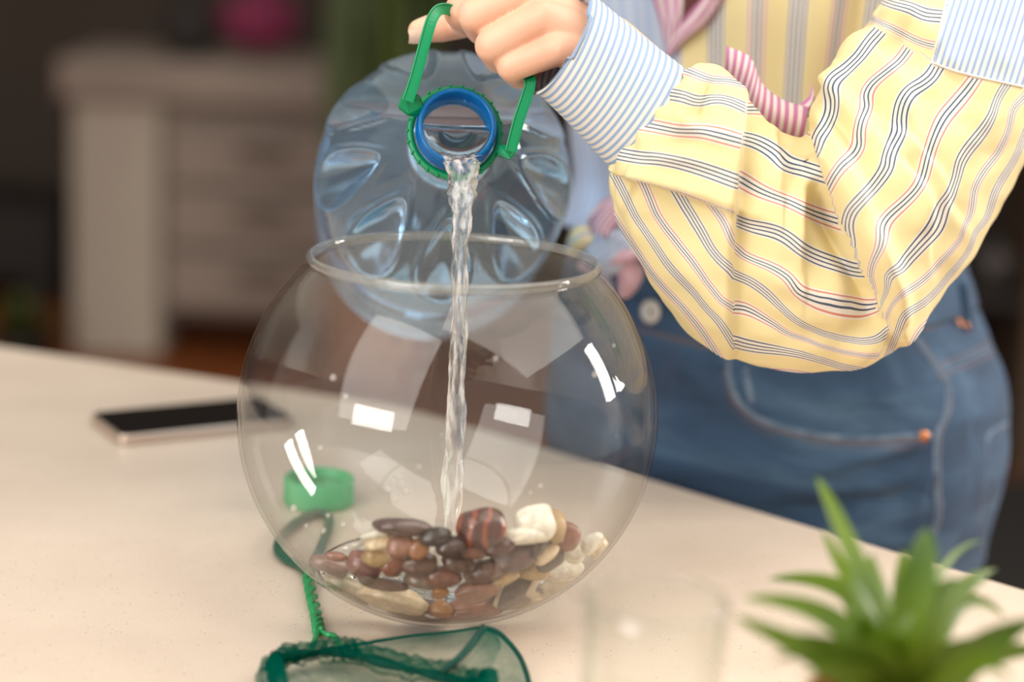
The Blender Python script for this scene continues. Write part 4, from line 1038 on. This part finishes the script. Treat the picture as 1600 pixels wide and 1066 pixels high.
# green collar with lugs and carrying strap
col_p = [(.0262, .017), (.0295, .0165), (.0305, .0178), (.0305, .0205), (.0295, .022), (.0262, .022)]
hn = link('handle_collar', lathe_me(col_p, 110, closed=True, origin=Mo, axis=ax), M_green, bot_e)
rt = np.cross(ax, upv); rt *= np.sign(rt[0])
L = []
for k in range(26):
    a = k / 26 * 2 * pi; q = Mo + ax * .0195 + (rt * cos(a) + upv * sin(a)) * .0302
    L.append(capsule([q - ax * .0025, q + ax * .001], [.0012, .0012], 6))
V, F = joinVF(L); cr = link('collar_ribs', mesh('ribs', V, F), M_green, bot_e); cr['kind'] = 'stuff'
def strap(pts, w, thk, name):
    K = spline(np.array([p3(q) for q in pts]), 60)
    t = np.gradient(K, axis=0); t /= np.linalg.norm(t, axis=1)[:, None]
    view = CAM - K; view /= np.linalg.norm(view, axis=1)[:, None]
    s = np.cross(t, view); s /= np.linalg.norm(s, axis=1)[:, None]; n = np.cross(s, t)
    prof = [(-1, 0), (-.97, .9), (-.75, 1), (-.62, .45), (.62, .45), (.75, 1), (.97, .9), (1, 0), (.95, -1), (-.95, -1)]
    P = np.stack([K + s * w * a + n * thk * b_ for a, b_ in prof], 1)
    V, F = grid(P, cv=True, cap=True); return link(name, fix(mesh(name, V, F)), M_green, bot_e, smooth=False)
strap([(637, 158, .046), (650, 118, .048), (664, 66, .052), (676, 28, .058), (690, 14, .066), (712, 20, .073), (748, 52, .075), (788, 86, .073), (816, 108, .066), (828, 125, .049), (823, 150, .047), (811, 186, .046), (798, 236, .046)], .0037, .0014, 'strap')
def lug(pts, name='lug'):
    c = np.array([p3(q) for q in pts]); bm = bmesh.new(); d = np.array(ax) * .0045
    fv = [bm.verts.new(q - d * .5) for q in c]; f = bm.faces.new(fv)
    r = bmesh.ops.extrude_face_region(bm, geom=[f])
    for g_ in r['geom']:
        if isinstance(g_, bmesh.types.BMVert): g_.co += Vector(d)
    bmesh.ops.recalc_face_normals(bm, faces=bm.faces); bmesh.ops.bevel(bm, geom=bm.edges[:], offset=.0008, segments=2, affect='EDGES')
    me = bpy.data.meshes.new(name); bm.to_mesh(me); bm.free(); link(name, me, M_green, bot_e, smooth=False)
yl = .052
lug([(621, 168, yl), (631, 142, yl), (656, 150, yl), (662, 168, yl + .006), (654, 182, yl + .006), (638, 181, yl)])
lug([(775, 240, yl + .006), (780, 226, yl + .006), (792, 228, yl), (808, 208, yl), (806, 240, yl), (797, 250, yl)])

# ------------------------------------------------------------------ falling stream
rows = [(720, 236, .0110, .053), (720, 241, .0106, .046), (720, 246, .0103, .042), (721, 256, .0098, .039), (722, 280, .0088, .036), (722, 305, .0078, .033), (721, 335, .0060, .030), (720, 370, .0052, .027), (719, 410, .0049, .024), (718, 460, .0046, .021), (718, 520, .0050, .018),
        (715, 580, .0055, .014), (712, 640, .0060, .011), (710, 700, .0063, .008), (707, 760, .0060, .005), (705, 820, .0052, .003), (704, 862, .0048, .001), (704, 890, .0058, .0)]
K = spline(np.array(rows, float), 190); ns = 40; th3 = np.linspace(0, 2 * pi, ns, endpoint=False)
P = np.zeros((190, ns, 3)); rtc = RC[:, 0]
hz = np.cross(rtc, [0, 0, 1.]); 
for i, (x, y, w, Y) in enumerate(K):
    c = PY(x, y, Y); top_f = max(0, 1 - i / 60); w = w * (1 - .10 * min(1, i / 120))
    for j, a in enumerate(th3):
        s = i / 190
        k = 1.06 + .22 * fbm((cos(a) * 1.6, sin(a) * 1.6, s * 30), 3) + .13 * sin(3 * a + s * 38) + .10 * sin(2 * a - s * 60) + .05 * sin(5 * a + s * 90)
        ca = cos(a)
        # two strands with a thin web near the lip
        web = 1 - .72 * top_f * math.exp(-(ca / .45) ** 2)
        dz = .55 * w * (1 - .45 * top_f) * web * min(1, .12 + i / 16)
        P[i, j] = c + rtc * w * ca * k + np.array([0, -1, 0]) * dz * sin(a) * k + np.array([0, -.0028 * top_f, -.0012 * top_f]) * (1 - ca * ca)
V, F = grid(P, cv=True, cap=True)
tag(link('pouring_water', fix(mesh('stream', V, F)), M_stream), 'clear twisting stream of water falling from the bottle into the bowl', 'water')

# ------------------------------------------------------------------ phone
A = PZ(188, 683, T + .008)[:2]; B = PZ(375, 664, T + .008)[:2]; d1 = (B - A) / np.linalg.norm(B - A); d2 = np.array([-d1[1], d1[0]])
ph = empty('mobile_phone', (*(A + d1 * .075 + d2 * .035), T), 'slim mobile phone with a dark screen lying on the worktop at left', 'phone')
q = lambda a, c: tuple(A + d1 * a + d2 * c)
prism('case_frame', rounded([q(0, 0), q(.152, 0), q(.152, .077), q(0, .077)], .010, 8), T + .0003, T + .0085, M_alu, ph, .002)
prism('screen', rounded([q(.002, .002), q(.150, .002), q(.150, .075), q(.002, .075)], .009, 8), T + .0080, T + .0092, M_screen, ph, .0004)
for a in (.02, .05):
    prism('side_button', [q(.06 + a, -.0006), q(.06 + a + .016, -.0006), q(.06 + a + .016, .002), q(.06 + a, .002)], T + .0035, T + .0055, M_alu, ph, .0003)
# ------------------------------------------------------------------ bottle cap
cz = PZ(498, 787, T); cp = empty('bottle_cap', (cz[0], cz[1] + .0, T), 'green plastic screw cap lying upturned behind the fish bowl', 'cap')
def ridges(s, th, r): return np.where(r > .0235, r + .0004 * np.sin(th * 60), r)
link('cap_shell', lathe_me([(0, .0), (.0235, .0), (.0250, .0012), (.0252, .004), (.0252, .0195), (.0245, .0205), (.0232, .0205), (.0228, .019), (.0228, .003), (0, .003)], 240, origin=(cz[0], cz[1], T + .0002), fn=ridges), M_cap, cp)
link('thread_ring', lathe_me([(.0228, .012), (.0218, .0128), (.0218, .0142), (.0228, .015)], 80, closed=True, origin=(cz[0], cz[1], T)), M_cap, cp)

# ------------------------------------------------------------------ fish net
ne = empty('fish_net', (*PZ(620, 1040, T)[:2], T), 'small green aquarium net with a twisted wire handle on the worktop', 'fish net')
hz_ = lambda L, z=.004: np.array([PZ(x, y, T + zz) for x, y, zz in [(*q, z) if len(q) == 2 else q for q in L]])
lp = hz_([(482, 898), (470, 885), (445, 872), (434, 856), (444, 834), (470, 812), (496, 802), (513, 808), (512, 830), (500, 860), (490, 884), (484, 898)], .004)
gl_ = link('grip_loop', tube(spline(lp, 80), .0034, 12), M_wire_dark, ne); gl_['label'] = 'dark green coated loop at the end of the handle'
core = spline(hz_([(480, 893), (487, 930), (495, 965), (498, 988)], .004), 80)
t_, N_, B_ = frames(core); tw_ = np.linspace(0, 2 * pi * 4.2, 80)
for s in (0, pi):
    K = core + .0021 * (np.cos(tw_ + s)[:, None] * N_ + np.sin(tw_ + s)[:, None] * B_)
    link('twisted_wire', tube(K, .0020, 8), M_wire, ne)
link('fork_wire', tube(spline(hz_([(498, 986), (492, 1000), (486, 1018)], .004), 20), .0018, 8), M_wire, ne)
link('fork_wire', tube(spline(hz_([(498, 986), (512, 992), (522, 994), (530, 1008), (536, 1016)], .004), 24), .0018, 8), M_wire, ne)
fr_px = [(424, 1040), (440, 1031), (480, 1022), (530, 1018), (570, 1028), (640, 1046), (700, 1060), (745, 1068), (755, 1080), (700, 1130), (560, 1130), (450, 1110), (428, 1070)]
fr_w = hz_(fr_px, .012); frK = spline(np.vstack([fr_w, fr_w[:1]]), 140)[:-1]
link('frame_hem', tube(frK, .0026 + .0008 * np.sin(np.linspace(0, 60, len(frK))), 10, closed=True), M_hem, ne)
for sd_, off in ((1, (.001, .004, .001)), (2, (-.002, -.004, .0005)), (3, (.002, .001, .003))):     # gathered tulle round the frame
    w_ = np.array([fbm((i * .35, sd_ * 7.7, 0), 3) for i in range(len(frK))])
    link('gathered_tulle', tube(frK + np.array(off) + w_[:, None] * np.array([.001, .004, .002]), .0042 + .0022 * np.abs(w_), 10, closed=True), M_net, ne)
# the tulle bag: rises behind the frame and falls to the right
def bag(pts_a, pts_b, pts_c, name, mat, nu=60, nv=30, amp=.002):
    a, b_, c = (spline(hz_(p), nu) for p in (pts_a, pts_b, pts_c))
    t = np.linspace(0, 1, nv)[None, :, None]
    P = (1 - t) ** 2 * a[:, None] + 2 * t * (1 - t) * b_[:, None] + t * t * c[:, None]
    for i in range(nu):
        for j in range(nv):
            P[i, j] += np.array([.3, -.6, .7]) * amp * fbm((i * .28, j * .1, 3.3), 3) * sin(j / (nv - 1) * pi)
    P[..., 2] = np.maximum(P[..., 2], T + .0012)
    V, F = grid(P); return link(name, mesh(name, V, F), mat, ne)
bag([(430, 1036, .014), (480, 1022, .014), (560, 1026, .014), (640, 1046, .014), (720, 1064, .014), (745, 1070, .014)],
    [(470, 1020, .018), (540, 1005, .022), (610, 990, .030), (690, 985, .036), (760, 985, .036), (800, 1010, .030)],
    [(500, 1015, .006), (580, 1004, .01), (640, 994, .016), (700, 988, .022), (752, 980, .026), (775, 992, .02)], 'tulle_bag', M_net)
bag([(752, 980, .026), (770, 985, .026), (790, 998, .022), (810, 1022, .014), (822, 1050, .008), (830, 1085, .004)],
    [(740, 1000, .034), (752, 1010, .034), (768, 1025, .03), (780, 1045, .024), (790, 1070, .02), (790, 1100, .016)],
    [(690, 1052, .014), (710, 1058, .014), (728, 1064, .014), (742, 1070, .014), (750, 1080, .013), (740, 1110, .012)], 'tulle_bag', M_net)
bag([(430, 1046, .012), (480, 1036, .012), (540, 1030, .012), (620, 1046, .012), (690, 1060, .012), (745, 1072, .012)],
    [(450, 1070, .004), (500, 1062, .003), (560, 1058, .002), (620, 1070, .002), (680, 1080, .002), (730, 1085, .003)],
    [(450, 1110, .010), (500, 1115, .010), (560, 1120, .010), (620, 1125, .010), (680, 1128, .010), (735, 1120, .010)], 'tulle_bag', M_net, amp=.004)
for pts, r in [([(755, 981, .027), (738, 1005, .028), (716, 1030, .024), (690, 1050, .017)], .0022), ([(753, 980, .0265), (780, 990, .023), (808, 1020, .015), (822, 1050, .008), (830, 1085, .004)], .0016), ([(500, 1016, .006), (580, 1004, .01), (640, 994, .016), (700, 988, .022), (752, 980, .026)], .0009)]:
    link('net_seam', tube(spline(hz_(pts), 40), r, 8), M_hem, ne)

# ------------------------------------------------------------------ tumbler in front
gq = CAM + ray(1026, 936) * .90; Gz = gq[2] - T; gr = .0332
tu = empty('drinking_glass', (gq[0], gq[1], T), 'empty clear drinking glass standing at the near edge beside the plant', 'drinking glass')
link('glass_wall', lathe_me([(0, 0), (gr * .8, 0), (gr * .86, .004), (gr * .9, .02), (gr, Gz - .001), (gr - .0006, Gz), (gr - .0018, Gz), (gr - .0022, Gz - .001), (gr * .9 - .003, .022), (gr * .84 - .002, .013), (0, .012)], 90, origin=(gq[0], gq[1], T)), M_tumbler, tu)
link('rim', lathe_me([(gr - .0011 + .0014 * cos(a), Gz + .0014 * sin(a)) for a in np.linspace(0, 2 * pi, 10, endpoint=False)], 90, closed=True, origin=(gq[0], gq[1], T)), M_tumbler, tu)

# ------------------------------------------------------------------ plant in front
DP = .90
def at(x, y, d): return CAM + ray(x, y) * d
b0 = at(1408, 1092, DP); pz = max(b0[2] - T, .03)
pl = empty('spider_plant', (b0[0], b0[1], T), 'bright green leafy plant in a pot at the near right corner', 'plant')
link('pot', lathe_me([(0, 0), (.030, 0), (.040, pz - .012), (.043, pz - .012), (.043, pz - .001), (.040, pz - .001), (.038, pz - .012), (0, pz - .012)], 48, origin=(b0[0], b0[1], T)), M_terra, pl)
link('soil', lathe_me([(0, pz - .007), (.0385, pz - .009), (.0385, pz - .0118), (0, pz - .0118)], 40, origin=(b0[0], b0[1], T)), M_soil, pl)
leaves = [  # tip px, py, depth, half width, mid-bend (px, py), depth shift of the base
 ((1276, 745), .97, .0062, (-10, -60)), ((1448, 826), .93, .0125, (5, -40)), ((1362, 868), .96, .0120, (-10, -40)), ((1410, 862), .99, .0090, (5, -40)), ((1162, 934), .92, .0080, (60, -50)), ((1148, 964), .89, .0095, (40, 10)),
 ((1200, 905), 1.0, .0075, (70, -80)), ((1545, 900), .95, .0070, (-10, -50)), ((1570, 965), .97, .0050, (0, -110)), ((1500, 905), .93, .0130, (-20, -30)), ((1620, 968), .90, .0120, (-10, -10)), ((1535, 845), 1.02, .0028, (-20, -80)),
 ((1330, 900), .92, .0110, (-5, -20)), ((1240, 990), .86, .0080, (30, -20)), ((1290, 1010), .83, .0130, (30, -25)), ((1580, 1060), .86, .0060, (10, -60)), ((1480, 1000), .84, .0140, (0, -40)), ((1390, 985), .85, .0120, (0, -30)),
 ((1440, 930), .97, .0110, (0, -30)), ((1250, 1060), .80, .0090, (10, -40)), ((1640, 1020), .95, .0080, (0, -40)), ((1285, 830), .985, .0050, (-12, -40)), ((1475, 950), 1.0, .0120, (0, -20)), ((1375, 920), 1.0, .0110, (-8, -20)),
 ((1345, 960), .88, .0110, (-14, -20)), ((1430, 955), .90, .0120, (4, -20)), ((1530, 930), .99, .0080, (-6, -40)), ((1320, 1000), .95, .0100, (-6, -30)), ((1540, 1010), .90, .0110, (8, -34)), ((1205, 1030), .84, .0070, (40, -50)), ((1310, 935), .99, .0070, (-8, -50)), ((1558, 890), 1.0, .0045, (-26, -60))]
for k, ((x, y), d, w, (mx_, my_)) in enumerate(leaves):
    a = k * 2.4; base = np.array([b0[0] + .010 * cos(a), b0[1] + .010 * sin(a), T + pz - .009]); tip = at(x, y, d)
    mid = at((1408 + x) / 2 + mx_, (1092 + y) / 2 + my_, (DP + d) / 2); bend = (mid - (base + tip) / 2) * 1.4
    dirp = tip - base; sdv = np.array([-dirp[2], .25 * (-1) ** k * np.linalg.norm(dirp), dirp[0]]) if abs(dirp[0]) > .02 else np.array([1., .2, 0])
    blade(base, tip, w * .86, bend, M_leaf, pl, n=18, cup=.28, side=sdv, twist=.5 * (-1) ** k)
